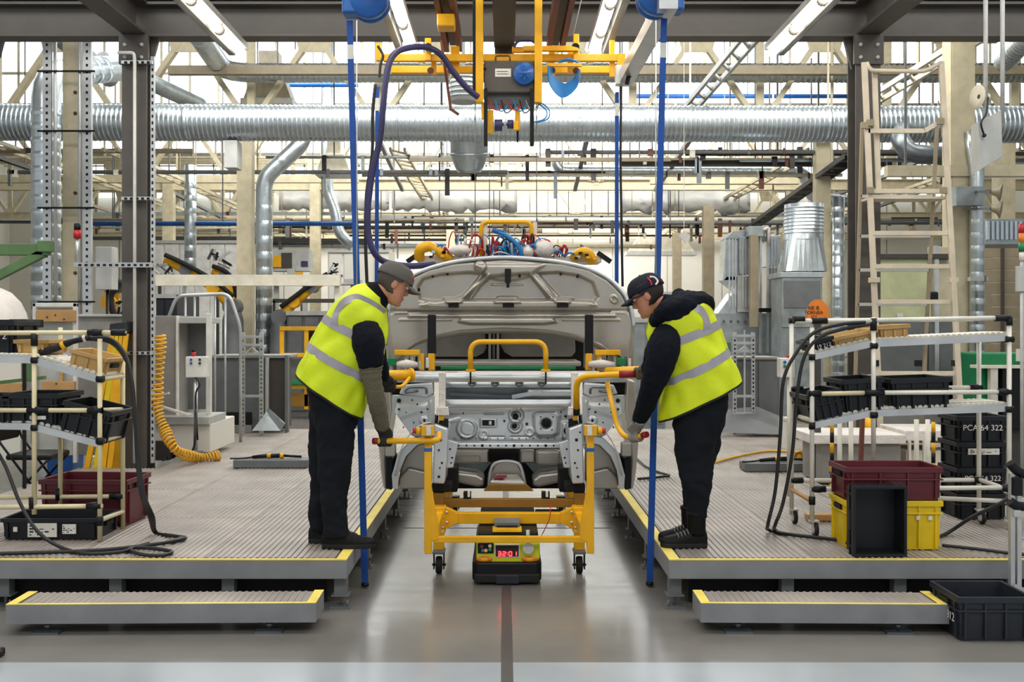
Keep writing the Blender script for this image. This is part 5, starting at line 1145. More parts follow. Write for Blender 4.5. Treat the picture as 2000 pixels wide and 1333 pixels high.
track((1590, 697), (1703, 672), RY, RB, 10); track((1708, 672), (1972, 660), RY, RB, 24); joint(1706, 676, RY, 14, 10); joint(1586, 698, RY, 0, 12); joint(1971, 663, RY, 16, 10)
rail((1590, 770), (1690, 768), RY, m='pipe_c'); rail((1690, 768), (1972, 766), RY); joint(1707, 768, RY, 38, 12); joint(1590, 769, RY, 26, 12); joint(1962, 766, RY, 26, 12)
rail((1548, 762), (1912, 757), RB); joint(1556, 760, RB, 24, 10); joint(1906, 757, RB, 24, 10)
track((1588, 832), (1703, 808), RY, RB, 10); track((1708, 808), (1972, 798), RY, RB, 24); joint(1706, 811, RY, 14, 12); joint(1586, 832, RY, 0, 14); joint(1971, 800, RY, 16, 12)
rail((1586, 956), (1972, 953), RY); joint(1598, 956, RY, 28, 12); joint(1966, 954, RY, 20, 14); rail((1546, 939), (1912, 938), RB); joint(1556, 939, RB, 24, 10)
rail((1971, 958), (1912, 937), RY, RB); rail((1971, 980), (1706, 968), RY, RB); rail((1586, 980), (1546, 956), RY, RB, m='wood'); joint(1586, 978, RY, 0, 16); joint(1971, 975, RY, 0, 16); joint(1912, 938, RB, 20, 12)
for px, Y in ((1586, RY), (1971, RY), (1546, RB), (1912, RB)): caster(px, Y, PZ)
crate('tan crate on the upper chute of the right rack', W(1676, 684, 6.42)+Vector((0, 0, 0)), .27, .3, .11, 'tan', rot=(0, math.radians(-12), 0), ribs_=2)
crate('tan crate at the top right of the right rack', W(1748, 663, 6.42), .18, .3, .09, 'tan', rot=(0, math.radians(-4), 0), ribs_=2)
crate('small black crate with white lettering on the right rack chute', W(1612, 691, 6.42), .13, .3, .1, 'crate_k', rot=(0, math.radians(-14), 0), words=(('19 212', .5, .55, .034),), ribs_=2)
crate('large black crate on the middle shelf of the right rack', W(1690, 801, 6.42), .24, .36, .21, 'crate_k', rot=(0, math.radians(-4), 0), group='black crates on the right rack')
crate('large black crate at the right of the middle rack shelf', W(1800, 797, 6.42), .36, .36, .2, 'crate_k', rot=(0, math.radians(-2), 0), group='black crates on the right rack')
crate('large black crate tilted down the lower chute of the right rack', W(1622, 822, 6.42), .2, .36, .2, 'crate_k', rot=(0, math.radians(-13), 0), group='black crates on the right rack')
LY, LB = 6.1, 6.5
L_, post, rail, joint, track, caster = rackmaker('tube_rack', 'ivory tube flow rack with rollers on the left platform', base_at(130, LY), 'pipe_c')
post(195, 662, 1057, LY); post(67, 662, 1005, LY); post(240, 690, 1034, LB); post(118, 830, 985, LB); post(118, 640, 700, LB)
rail((-60, 651), (200, 650), LY); rail((200, 650), (246, 651), LY); joint(67, 664, LY, 0, 24); joint(186, 650, LY, 28, 14); joint(232, 650, LY, 28)
track((-60, 701), (66, 704), LY, LB, 13); track((70, 706), (194, 742), LY, LB, 10); joint(68, 704, LY, 12, 12); joint(196, 741, LY, 14, 12)
rail((-60, 802), (200, 802), LY); joint(75, 802, LY, 42, 14); joint(186, 802, LY, 28, 16)
track((-60, 832), (66, 834), LY, LB, 13); track((70, 836), (194, 868), LY, LB, 10); joint(68, 836, LY, 12, 12); joint(196, 862, LY, 14, 14); rail((196, 862), (240, 850), LY, LB)
rail((-60, 973), (240, 970), LB); joint(228, 970, LB, 26, 12); joint(114, 966, LB, 0, 24); rail((-60, 992), (200, 989), LY); joint(184, 989, LY, 28, 14); joint(63, 983, LY, 0, 22)
rail((195, 1017), (240, 1000), LY, LB); joint(195, 1018, LY, 0, 18); rail((195, 802), (240, 800), LY, LB); rail((195, 742), (240, 735), LY, LB)
for Y in (LY,): post(-60, 650, 1040, Y)
crate('tan crate sliding down the upper chute of the left rack', W(165, 725, 6.3), .22, .3, .115, 'tan', rot=(0, math.radians(15), 0), ribs_=2)
crate('tan crate in the middle of the upper shelf of the left rack', W(62, 690, 6.34), .2, .3, .085, 'tan', ribs_=2)
t = crate('black crate with a white mark at the left end of the upper rack shelf', W(-22, 692, 6.35), .3, .34, .21, 'crate_k', words=(('2', .84, .55, .06),))
crate('black crate with a small label on the lower shelf of the left rack', W(60, 828, 6.3), .32, .36, .2, 'crate_k', tags=((.5, .8, .22, .33),), group='black crates on the left rack')
crate('black crate tilted down the lower chute of the left rack', W(156, 853, 6.3), .29, .36, .21, 'crate_k', rot=(0, math.radians(14), 0), group='black crates on the left rack')
crate('black crate half out of view on the lower shelf of the left rack', W(-40, 830, 6.3), .35, .36, .19, 'crate_k', group='black crates on the left rack')
# hose loom lying over the left rack
t = thing('cable_loom', 'black cable loom with taped sleeve draped over the left rack', 'cable', W(150, 680, 6.25))
MB().tube(spline([W(78, 690, 6.2), W(110, 680, 6.2), W(140, 668, 6.2), W(175, 660, 6.2)], 5), [.022]*10+[.018]*6, 12).build('sleeve', K['rubber'], t)
MB().tube(spline([W(120, 676, 6.19), W(126, 673, 6.19)], 3), .024, 10).build('tape_band', K['yellow'], t); MB().tube(spline([W(163, 662, 6.19), W(167, 661, 6.19)], 3), .022, 10).build('tape_band', K['wrapw'], t)
for k in range(3): MB().tube(spline([W(175, 660+k*2, 6.2), W(215, 662+k*4, 6.2), W(243, 690+k*5, 6.15), W(258, 745, 6.12), W(264-k, 820, 6.1), W(268+k*2, 900, 6.1), W(276+k*3, 965, 6.08), W(292+k*4, 1010, 6.1), D(302+k*2, 1040), D(330+k*5, 1046), D(362-k*6, 1052), D(300, 1064), D(180, 1076), D(0, 1082), D(-80, 1084)], 7), .011-k*.0015, 8).build('cable', K['cable'], t)
tag(MB().tube(spline([W(-20, 860, 6.0), W(10, 910, 6.0), W(40, 985, 5.95), W(75, 1040, 5.9), D(120, 1070), D(170, 1082), D(240, 1078), D(262, 1070), D(300, 1072), D(335, 1078), D(320, 1085), D(280, 1084), D(255, 1074), D(290, 1062)], 7), .011, 8).build('floor_cable', K['cable']), 'black cable curling over the left platform edge in loops', 'cable')
t = thing('cable_loom', 'pair of black cables looping down from the right rack', 'cable', W(1560, 700, 6.1))
for k, p in enumerate(([(1690, 630), (1640, 634), (1590, 650), (1555, 690), (1530, 745), (1524, 850), (1514, 960), (1500, 1024)], [(1700, 634), (1650, 642), (1600, 660), (1570, 700), (1556, 780), (1548, 880), (1530, 980), (1514, 1026)])):
    MB().tube(spline([W(a, b, 6.12) for a, b in p]+[D(1502+k*12, 1036), D(1540, 1044), D(1610, 1052), D(1640, 1056)], 7), .011, 8).build('cable', K['cable'], t)
tag(MB().tube(spline([W(1985, 955, 6.1), W(1960, 980, 6.1), W(1900, 1010, 6.2), D(1850, 1042), D(1820, 1054)], 7), .012, 8).build('floor_cable', K['cable']), 'black cable running behind the yellow crate towards the right', 'cable')
tag(MB().tube(spline([D(1840, 1066), D(1900, 1072), D(1980, 1082), D(2030, 1084)], 7), .01, 8).build('floor_cable', K['cable']), 'black cable lying along the front edge of the right platform', 'cable')
tag(MB().tube(spline([D(1246, 936), D(1305, 930), D(1290, 924), D(1262, 912), D(1243, 896)], 7), .011, 8).build('floor_cable', K['cable']), 'black cable bent in a hook beside the right worker on the deck', 'cable')
# coiled hoses
def coil(pts, R, r, turns, label, mat='ycoil'):
    P = spline(pts, 14); n = turns*12; out = []
    for i in range(n+1):
        f = i/n*(len(P)-1); k = min(int(f), len(P)-2); c = P[k].lerp(P[k+1], f-k); t_ = (P[k+1]-P[k]).normalized(); u = t_.orthogonal().normalized() if abs(t_.y) > .9 else (Vector((0, 1, 0))-t_*t_.y).normalized(); w = t_.cross(u); a = 2*math.pi*i/12; q = R*(1+.2*math.sin(i*.05))
        out.append(c+(u*math.cos(a)+w*math.sin(a))*q)
    return tag(MB().tube(out, r, 6).build('coiled_hose', K[mat]), label, 'hose')
coil([W(314, 655, 9.3), W(312, 720, 9.3), W(308, 790, 9.3), W(322, 840, 9.25), W(345, 880, 9.2), D(385, 894, .05), D(428, 890, .05)], .04, .011, 44, 'yellow coiled air hose beside the left gantry post')
coil([W(1606, 835, 9.0), W(1598, 862, 9.0), D(1575, 884, .06), D(1560, 893, .06)], .045, .011, 18, 'yellow coiled air hose lying on the right platform')
tag(MB().tube(spline([D(1560, 884), D(1500, 882), D(1440, 892), D(1395, 904)], 6), .012, 8).build('air_hose', K['ycoil']), 'straight yellow air hose running to the right worker', 'hose')
tag(MB().tube(spline([D(318, 900), D(330, 892), D(362, 888), W(380, 870, 9.6), W(382, 800, 9.75)], 6), .01, 8).build('floor_cable', K['cable']), 'thin black cable under the control box on the left', 'cable')
for (x0, x1, y, s, lab, lt) in ((455, 600, 915, 1, 'dark grey mat block lying on the left platform', 'pneumatic tool with yellow rings on the left block'), (1455, 1605, 922, -1, 'dark grey mat block lying on the right platform', 'pneumatic tool with yellow rings on the right block')):
    Yb = D(0, y, 0).y; a, b = X(x0, Yb), X(x1, Yb)
    tag(MB().box(a, b, Yb, Yb+.22, PZ+.001, PZ+.075).build('mat_block', [K['greyd']], bev=.006), lab, 'block')
    t = thing('air_tool', lt, 'tool', ((a+b)/2, Yb+.1, PZ+.09)); c = Vector((a*.6+b*.4, Yb+.1, PZ+.1)); z = c.z
    MB().tube([(c.x-.12, c.y, z-.01), (c.x, c.y, z), (c.x+.16, c.y, z+.004)], [.014, .02, .022], 10).build('body', K['black'], t); MB().cyl((c.x+.16, c.y, z+.004), (c.x+.34, c.y, z-.006), .012, 8).build('shaft', K['black'], t)
    for o in (.02, .14): MB().cyl((c.x+o, c.y, z+.002), (c.x+o+.035, c.y, z+.002), .0245, 12).build('ring', K['yellow'], t)
    MB().tube(spline([(c.x-.12, c.y, z-.01), (c.x-.22, c.y-.02, z-.02), (c.x-.3, c.y-.1, PZ+.09)], 4), .008, 6).build('tail', K['cable'], t)
# ------------------------------------------------------------------ step ladder behind the right rack
Y = 9.1; t = thing('step_ladder', 'tall beige step ladder with hand rails at the right', 'ladder', (X(1780, Y), Y, 0))
LM = K['ladder'] = M('weathered_ladder', '#d5c8b2', .6, wear=.4)
def lb_(name, p, q, Y0, Y1=None, w=.05, h=.03, mat='ladder'): return MB().bar(W(*p, Y0), W(*q, Y1 or Y0), w, h, up=(0, 1, 0)).build(name, K[mat], t, bev=.003)
lb_('rail', (1688, 122), (1726, 985), Y); lb_('rail', (1838, 120), (1886, 985), Y, Y-.05)
lb_('rail', (1708, 138), (1716, 375), Y+.05, w=.045)
for y, n in ((374, 0), (456, 0), (521, 0), (590, 0), (660, 0), (730, 0), (800, 0), (870, 0)):
    f = (y-122)/863; lb_('rung', (1690+38*f, y), (1839+47*f, y), Y, w=.04, h=.045)
lb_('rear_rail', (1684, 240), (1664, 980), Y+.25, w=.03, mat='copper'); lb_('rear_rail', (1830, 250), (1792, 980), Y+.25, w=.03, mat='copper')
for y in (384, 462, 528, 595, 665, 735): 
    f = (y-240)/740; lb_('rear_rung', (1684-20*f, y), (1830-38*f, y), Y+.25, w=.03, h=.03, mat='greyl')
MB().tube(arcpath([W(1692, 122, Y), W(1700, 138, Y), W(1808, 140, Y), W(1838, 122, Y)], .1), .02, 10).build('hand_loop', LM, t)
MB().bar(W(1695, 256, Y), W(1805, 256, Y), .04, .03, up=(0, 1, 0)).build('guard_bar', LM, t); MB().bar(W(1805, 256, Y), W(1836, 238, Y), .04, .03, up=(0, 1, 0)).build('guard_bar', LM, t)
for px, py in ((1689, 245), (1700, 240), (1837, 237), (1700, 372), (1843, 372)): MB().cbox(W(px, py, Y-.03), .06, .03, .06).build('bracket', K['copper'], t, bev=.004)
for px in (1712, 1796, 1868): MB().pbox(px-5, px+5, 704, 716, Y-.03, .06).build('end_cap', K['black'], t)
for px in (1710, 1864): MB().pbox(px-9, px+9, 542, 552, Y-.04, .07).build('stay_bracket', LM, t, bev=.003)
MB().box(X(1700, Y), X(1850, Y), Y, Y+.25, Z(384, Y)-.02, Z(384, Y)).build('platform_tread', LM, t)
# ------------------------------------------------------------------ left edge of the station
t = thing('folding_chair', 'black padded folding chair behind the left rack', 'chair', (X(60, 8.9), 8.9, 0)); c = Vector((X(75, 8.9), 8.9, 0))
MB().box(c.x-.2, c.x+.2, c.y-.2, c.y+.2, .44, .49).build('seat', K['black'], t, bev=.02)
MB().box(c.x-.32, c.x-.26, c.y-.2, c.y+.2, .6, .88).build('backrest', K['black'], t, bev=.02)
for yy in (-.2, .2):
    MB().tube(arcpath([(c.x-.3, c.y+yy, .88), (c.x-.26, c.y+yy, .62), (c.x+.2, c.y+yy, 0)], .05), .011, 8).build('leg', K['black'], t); MB().tube([(c.x+.18, c.y+yy, .45), (c.x-.24, c.y+yy, 0)], .011, 8).build('leg', K['black'], t)
MB().cyl((c.x+.1, c.y-.2, .12), (c.x+.1, c.y+.2, .12), .009, 8).build('stretcher', K['black'], t)
c = fl(128, 932); t = thing('blue_bin', 'bright blue plastic bin behind the left rack', 'bin', c)
m = MB(); w = .14; h = .27
for z0, z1, k in ((0, h, .012),):
    m.add([c+Vector(p) for p in ((-w+k, -w+k, 0), (w-k, -w+k, 0), (w-k, w-k, 0), (-w+k, w-k, 0), (-w, -w, h), (w, -w, h), (w, w, h), (-w, w, h), (-w+.01, -w+.01, h), (w-.01, -w+.01, h), (w-.01, w-.01, h), (-w+.01, w-.01, h), (-w+.03, -w+.03, .01), (w-.03, -w+.03, .01), (w-.03, w-.03, .01), (-w+.03, w-.03, .01))],
          [(3, 2, 1, 0)]+[(i, (i+1) % 4, 4+(i+1) % 4, 4+i) for i in range(4)]+[(4+i, 4+(i+1) % 4, 8+(i+1) % 4, 8+i) for i in range(4)]+[(8+i, 8+(i+1) % 4, 12+(i+1) % 4, 12+i) for i in range(4)]+[(12, 13, 14, 15)])
m.build('body', K['bluep'], t); m = MB()
for a in ((-w-.01, w+.01, -w-.01, -w), (-w-.01, w+.01, w, w+.01), (-w-.01, -w, -w, w), (w, w+.01, -w, w)): m.box(c.x+a[0], c.x+a[1], c.y+a[2], c.y+a[3], h-.03, h+.003)
m.build('rim', K['bluep'], t)
# right foreground aluminium frame
t = thing('profile_frame', 'aluminium profile frame with black clamps at the lower right', 'frame', (X(1985, 5.45), 5.45, 0)); Y = 5.45
for a, b in ((1974, 1983), (1987, 1996)): MB().pbox(a, b, 926, 1203, Y, .03).build('profile', K['silver'], t, bev=.002)
MB().cyl(W(1985, 1203, Y+.02), W(1985, 1208, Y+.02)-Vector((0, 0, .02)), .03).build('foot', K['black'], t)
MB().tube(spline([W(1972, 905, Y), W(1990, 922, Y), W(2030, 936, Y)], 5), .026, 10).build('clamp_arm', K['black'], t); MB().tube(spline([W(1972, 980, Y), W(1992, 990, Y), W(2030, 986, Y)], 5), .026, 10).build('clamp_arm', K['black'], t)
MB().cbox(W(1984, 950, Y), .05, .06, .1).build('clamp_block', K['black'], t, bev=.006); MB().cbox(W(1984, 1003, Y), .04, .05, .04).build('clamp_block', K['greyl'], t, bev=.006)
MB().bar(W(1978, 1145, Y), W(2030, 1168, Y), .03).build('profile', K['silver'], t); MB().cbox(W(1990, 1166, Y), .05, .04, .05).build('bracket', K['black'], t)
MB().bar(W(1990, 1000, Y), W(2035, 985, Y), .02).build('profile', K['silver'], t); MB().pbox(2032, 2040, 900, 1215, Y, .03).build('profile', K['silver'], t)
# ------------------------------------------------------------------ machines behind the station
def T_(name, label, cat, px, py, Y, group=None): return thing(name, label, cat, W(px, py, Y), group)
def pb(t, name, mat, x0, x1, y0, y1, Y, d, bev=.006): return MB().pbox(x0, x1, y0, y1, Y, d).build(name, K[mat], t, bev=bev)
def tb(t, name, mat, pts, r, n=10, rad=None): return MB().tube(arcpath(pts, rad, 5) if rad else pts, r, n).build(name, K[mat], t)
# left grey booth with door recess and white base
t = T_('machine_booth', 'grey machine booth with a door recess behind the left gantry post', 'booth', 350, 870, 10.2)
pb(t, 'side_panel', 'grey', 292, 343, 617, 862, 10.2, .8); pb(t, 'door_panel', 'greyd', 346, 402, 632, 800, 10.6, .05); pb(t, 'lintel', 'greyl', 343, 404, 620, 632, 10.2, .5)
pb(t, 'corner_post', 'white', 402, 411, 612, 872, 10.15, .06); pb(t, 'corner_post', 'white', 343, 347, 617, 862, 10.15, .05); pb(t, 'door_lock', 'taupe', 349, 354, 634, 646, 10.58, .03)
pb(t, 'plinth', 'wall', 300, 411, 828, 885, 10.0, .9, .01); pb(t, 'kick_plate', 'taupe', 300, 330, 862, 900, 9.96, .2); pb(t, 'worktop', 'greyl', 298, 408, 815, 830, 9.95, .6)
MB().bar(W(300, 790, 9.9), W(372, 812, 9.9), .05, .02).build('tilted_bar', K['wrapw'], t); MB().bar(W(300, 775, 9.9), W(330, 768, 9.9), .04, .02).build('tilted_bar', K['wrapw'], t)
t = T_('pipe_guard', 'silver bent pipe guard rail behind the grey booth', 'rail', 390, 620, 11.4)
tb(t, 'hoop', 'silver', [W(322, 640, 11.4), W(345, 578, 11.4), W(448, 574, 11.4), W(470, 640, 11.4), (X(470, 11.4), 11.4, PZ)], .02, 10, .1)
for px in (362, 380, 420, 440): MB().cyl(W(px, 577, 11.4), (X(px, 11.4), 11.4, PZ), .012).build('baluster', K['silver'], t)
t = T_('control_box', 'white push-button box with red beacon on a stand at the left', 'control box', 382, 870, 9.8)
pb(t, 'case', 'white', 362, 402, 697, 738, 9.8, .12, .008); MB().cyl(W(378, 697, 9.86), W(378, 688, 9.86), .022).build('beacon', K['red'], t); MB().cyl(W(378, 688, 9.86), W(378, 683, 9.86), .018).build('beacon_cap', K['black'], t)
for px in (373, 390):
    for py in (703, 710): MB().cyl(W(px, py, 9.8), W(px, py, 9.785), .012, 10).build('button', K['bluep' if px < 380 else 'ink'], t)
tb(t, 'stand', 'silver', [W(382, 738, 9.86), W(382, 880, 9.86)], .022); tb(t, 'cable', 'cable', spline([W(382, 738, 9.78), W(390, 752, 9.76), W(382, 775, 9.76), W(386, 860, 9.78)], 5), .009, 8)
MB().pbox(374, 390, 884, 889, 9.8, .12).build('foot_plate', K['steeld'], t)
t = T_('grey_cabinet', 'wide grey cabinet with dark slot behind the left worker', 'cabinet', 487, 845, 12.3)
pb(t, 'body', 'greyd', 412, 524, 697, 838, 12.5, .6); pb(t, 'top_rail', 'grey', 412, 562, 694, 700, 12.45, .6); pb(t, 'slot', 'dark', 413, 491, 806, 830, 12.47, .05); pb(t, 'kick_panel', 'grey', 412, 491, 831, 847, 12.45, .1)
pb(t, 'side_cabinet', 'taupe', 526, 556, 700, 838, 12.5, .4); pb(t, 'post', 'greyd', 556, 562, 694, 850, 12.4, .1); pb(t, 'post', 'greyl', 518, 524, 700, 842, 12.4, .06)
MB().prism([W(492, 842, 12), W(548, 842, 12), W(556, 828, 12), W(524, 798, 12.2), W(520, 806, 12.2)], (0, .03, 0)).build('chute_sheet', K['gal2'], t)
t = T_('angle_post_rack', 'slim frame of perforated angle posts in front of the grey cabinet', 'frame', 490, 849, 12.15)
for a in (470, 506):
    pb(t, 'post', 'silver', a, a+8, 650, 849, 12.15, .03, .002); q = MB()
    for k in range(22): q.pbox(a+2, a+6, 656+k*8.3, 660+k*8.3, 12.145, .004)
    q.build('post_slots', K['greenm'], t, stuff=True)
for y in (656, 672, 690, 772): pb(t, 'crosspiece', 'silver', 470, 514, y, y+5, 12.14, .03, .001)
MB().bar(W(480, 690, 11.8), W(492, 680, 11.8), .02).build('brace', K['silver'], t); MB().bar(W(492, 680, 11.8), W(504, 690, 11.8), .02).build('brace', K['silver'], t)
def robot(label, px, Y, pts, rs, grip, s=1):
    t = T_('robot_arm', label, 'robot', px, 640, Y); z0 = 0
    c = W(*pts[0], Y); MB().lathe((c.x, Y, 0), (0, 0, 1), [(0, .3), (.1, .3), (.12, .2), (max(.2, c.z-.25), .2), (max(.3, c.z-.1), .16)], 18).build('pedestal', K['greyd'], t)
    for i in range(len(pts)-1):
        a, b = W(*pts[i], Y), W(*pts[i+1], Y); MB().tube([a, a.lerp(b, .5), b], [rs[i], rs[i]*.85, rs[i]*.7], 12).build('arm_link', K['yellow'], t, bev=0); MB().cyl(a-Vector((0, rs[i]*1.2, 0)), a+Vector((0, rs[i]*1.2, 0)), rs[i]*1.15, 16).build('joint', K['yellow' if i % 2 else 'greyd'], t)
    P = [W(x, y-10, Y-.15) for x, y in pts]; MB().tube(spline([P[0]+Vector((0, 0, .1))]+P[1:], 6), .045, 8).build('dress_hose', K['rubber'], t)
    g = W(*grip, Y); r = random.Random(px)
    for k in range(12): MB().bar(g+Vector((r.uniform(-.25, .25), r.uniform(-.1, .1), r.uniform(-.22, .2))), g+Vector((r.uniform(-.25, .25), r.uniform(-.1, .1), r.uniform(-.22, .2))), r.uniform(.02, .05)).build('gripper', K[r.choice(('black', 'silver', 'steeld', 'greyl', 'wrapw'))], t)
robot('yellow robot arm reaching left behind the grey gantry post', 440, 19, [(455, 600), (420, 560), (365, 528), (322, 508)], [.14, .12, .1, .1], (318, 530))
robot('second yellow robot arm behind the first one at the left', 520, 20.5, [(462, 600), (455, 560), (440, 540), (415, 530)], [.14, .12, .1], (430, 505))
robot('yellow robot arm with wired gripper left of the left worker', 600, 19.2, [(548, 620), (575, 590), (612, 562), (640, 545)], [.13, .1, .09], (645, 535))
robot('small yellow robot between the left hall column and the gantry post', 210, 14, [(222, 640), (216, 590), (232, 560), (205, 565)], [.1, .09, .08], (240, 600))
t = T_('yellow_stand', 'yellow tubular stand with feet behind the left worker', 'stand', 585, 815, 17.4); Y = 17.4
for px in (550, 598, 630): pb(t, 'post', 'yellow', px-4, px+4, 638, 800, Y, .05)
for y in (638, 690, 752): pb(t, 'crossbar', 'yellow', 546, 634, y, y+8, Y-.02, .05)
pb(t, 'drive_box', 'brownd', 566, 620, 770, 795, Y, .3); pb(t, 'green_rail', 'green', 556, 632, 744, 752, Y-.1, .1); pb(t, 'dark_panel', 'greyd', 566, 590, 700, 744, Y+.1, .05); pb(t, 'dark_panel', 'ink', 600, 628, 640, 690, Y+.3, .05)
for px in (553, 625): MB().cyl(W(px, 806, Y), W(px, 820, Y), .03).build('foot', K['black'], t)
t = T_('wall_screen', 'white machine front with a yellow sign and dark screen', 'machine', 570, 510, 22)
pb(t, 'case', 'greyl', 530, 604, 488, 530, 22, .4); pb(t, 'screen', 'taupe', 549, 570, 494, 524, 21.97, .03); pb(t, 'warning_sign', 'yellow', 533, 549, 500, 522, 21.95, .02, 0); pb(t, 'blue_sign', 'purple', 588, 601, 510, 521, 21.97, .02, 0); pb(t, 'yellow_sign', 'yellow', 575, 592, 532, 541, 21.95, .02, 0)
pb(t, 'shelf', 'greyl', 530, 700, 545, 556, 21.6, .6)
for px in (540, 596, 690): MB().bar((X(px, 21.9), 21.9, 0), (X(px, 21.9), 21.9, Z(548, 21.9)), .1).build('leg', K['greyl'], t)
pb(t, 'mast', 'greyl', 560, 575, 525, 548, 21.9, .15)
# far low machines along the end of the hall
specs = [('long white machine enclosure far left', 'white', 290, 470, 470, 620, 27), ('white machine enclosure behind the left blue strap', 'wall', 640, 760, 488, 640, 27), ('pale enclosure with pipes behind the right worker', 'wall', 1225, 1330, 570, 640, 21),
         ('dark blue machine base far left behind the robots', 'navycrate', 300, 345, 575, 625, 20), ('dark grey conveyor base left of the worker', 'greyd', 560, 690, 608, 700, 19), ('light blue grey machine bench behind the right worker', 'gal2', 1225, 1300, 620, 700, 15)]
for lab, mt, x0, x1, y0, y1, Y in specs:
    t = T_('machine_enclosure', lab, 'machine', (x0+x1)/2, y1, Y); z = Z(y0, Y)
    MB().box(X(x0, Y), X(x1, Y), Y, Y+1.5, 0, z).build('case', K[mt], t, bev=.02); n = max(2, int((x1-x0)/30))
    for i in range(n): MB().box(X(x0, Y)+.04+(X(x1, Y)-X(x0, Y)-.04)*i/n, X(x0, Y)+(X(x1, Y)-X(x0, Y))*(i+1)/n-.02, Y-.03, Y, .15, z-.1).build('panel', K[mt], t, bev=.01)
    MB().box(X(x0, Y), X(x1, Y), Y-.06, Y, z-.08, z).build('top_rail', K['greyl'], t)
for i, (px, Y, h) in enumerate(((312, 24, 2.6), (360, 24, 2.6), (590, 26, 2.6), (655, 26, 2.7), (1250, 26, 2.2), (1345, 26, 2.2), (425, 24, 2.4), (535, 26, 2.6))):
    tag(MB().bar((X(px, Y), Y, 0), (X(px, Y), Y, h), .07, .07).build('fence_post', K[('taupe', 'greyl')[i % 2]]), 'thin upright fence post among the far machines, %s' % ('below the grey gantry post', 'just right of the gantry post', 'left of the slim cream column', 'beside the left worker', 'beside the bonnet right edge', 'beside the right worker cap', 'left of the bent duct', 'right of the bent duct')[i], 'post', 'fence posts among the far machines')
for x0, x1, py, Y, lab in ((530, 690, 588, 20, 'dark cable run left of the left worker'), (1225, 1330, 600, 20, 'dark rail behind the right worker')): tag(MB().bar(W(x0, py, Y), W(x1, py, Y), .06, .08).bar(W(x0+5, py, Y), (X(x0+5, Y), Y, 0), .06).bar(W(x1-5, py, Y), (X(x1-5, Y), Y, 0), .06).build('cable_run', K['taupe']), lab, 'rail')
# green jib, white hopper, plank frame at the left edge
t = T_('green_jib', 'green steel jib arm reaching in at the left edge', 'jib', 50, 510, 8.6); Y = 8.6
MB().bar(W(-120, 488, Y), W(97, 488, Y), .1, .06, up=(0, 1, 0)).build('boom', K['greenm'], t, bev=.006); MB().bar(W(-60, 568, Y), W(86, 494, Y), .075, .06, up=(0, 1, 0)).build('brace', K['greenm'], t, bev=.006)
pb(t, 'head_plate', 'greenm', 72, 97, 470, 492, Y-.06, .1); pb(t, 'post', 'greenm', -130, -100, 470, 960, Y, .15)
pb(t, 'lower_leg', 'greenm', 48, 62, 708, 746, Y+.2, .06); MB().bar(W(-40, 752, Y), W(88, 738, Y), .05, .03).build('lower_arm', K['greenm'], t)
t = T_('white_hopper', 'white rounded hopper on a dark stand at the left edge', 'hopper', 5, 620, 8.2)
MB().lathe(W(0, 625, 8.2), (0, 0, 1), [(0, .21), (.05, .2), (.14, .16), (.22, .09), (.26, .01)], 24).build('dome', K['wrapw'], t); pb(t, 'stand', 'black', -45, 52, 624, 640, 8.05, .3)
for px in (-40, 46): pb(t, 'leg', 'black', px-3, px+3, 640, 960, 8.1, .03)
t = T_('plank_frame', 'white frame panel with pine planks behind the left rack', 'frame', 108, 830, 9.9); Y = 9.9
for a, b in ((63, 70), (142, 150)): pb(t, 'post', 'white', a, b, 592, 905, Y, .04)
pb(t, 'top_rail', 'white', 63, 150, 592, 600, Y, .04); pb(t, 'sheet', 'greyl', 70, 142, 600, 890, Y+.05, .02); pb(t, 'plank', 'wood', 70, 147, 606, 629, Y-.03, .03); pb(t, 'plank', 'wood', 80, 146, 745, 772, Y-.03, .03); pb(t, 'plank', 'wood', -30, 42, 748, 775, Y-.03, .03); pb(t, 'batten', 'wood', 116, 122, 716, 880, Y-.02, .04)
for px, py in ((92, 620), (108, 616), (125, 624), (110, 750)): MB().lathe(W(px, py, Y-.03), (0, -1, 0), [(-.002, .012), (.0015, .011), (.002, .001)], 10).build('knot', K['brown'], t)
pb(t, 'sheet', 'wall', -40, 40, 700, 900, Y+.1, .02)
t = T_('grey_partition', 'grey sheet partition between plank frame and gantry post', 'partition', 200, 880, 10.6)
pb(t, 'sheet', 'grey', 150, 250, 618, 890, 10.6, .05); pb(t, 'top_edge', 'greyl', 150, 292, 614, 619, 10.55, .1); pb(t, 'sheet', 'grey', 250, 292, 618, 890, 10.62, .05)
t = T_('yellow_trestle', 'yellow slatted trestle with a blue top beside the gantry post', 'trestle', 215, 900, 9.3); Y = 9.3
MB().prism([W(212, 656, Y), W(248, 650, Y), W(246, 628, Y), W(214, 632, Y)], (0, .2, 0)).build('blue_top', K['navycrate'], t, bev=.01)
for i, (a, b) in enumerate(((222, 186), (230, 206), (238, 222), (246, 236))): MB().bar(W(a, 652, Y), W(b-30, 985, Y), .05, .03, up=(0, 1, 0)).build('slat', K['yellow' if i != 1 else 'crate_y'], t, bev=.003)
for y in (700, 780, 850): MB().bar(W(214-(y-650)*.18, y, Y+.02), W(245-(y-650)*.06, y, Y+.02), .03, .02).build('crosspiece', K['silver'], t)
t = T_('switch_box', 'grey switch box on the wide left hall column', 'box', 202, 566, 11.66); pb(t, 'case', 'greyl', 186, 218, 482, 566, 11.62, .2, .008); MB().cyl(W(210, 566, 11.7), (X(210, 11.7), 11.7, 0), .018).build('conduit', K['cable'], t)
tag(MB().pbox(218, 250, 660, 952, 9.9, .06).build('yellow_sheet', K['yellow'], bev=.004), 'small yellow panel beside the grey gantry post', 'panel')
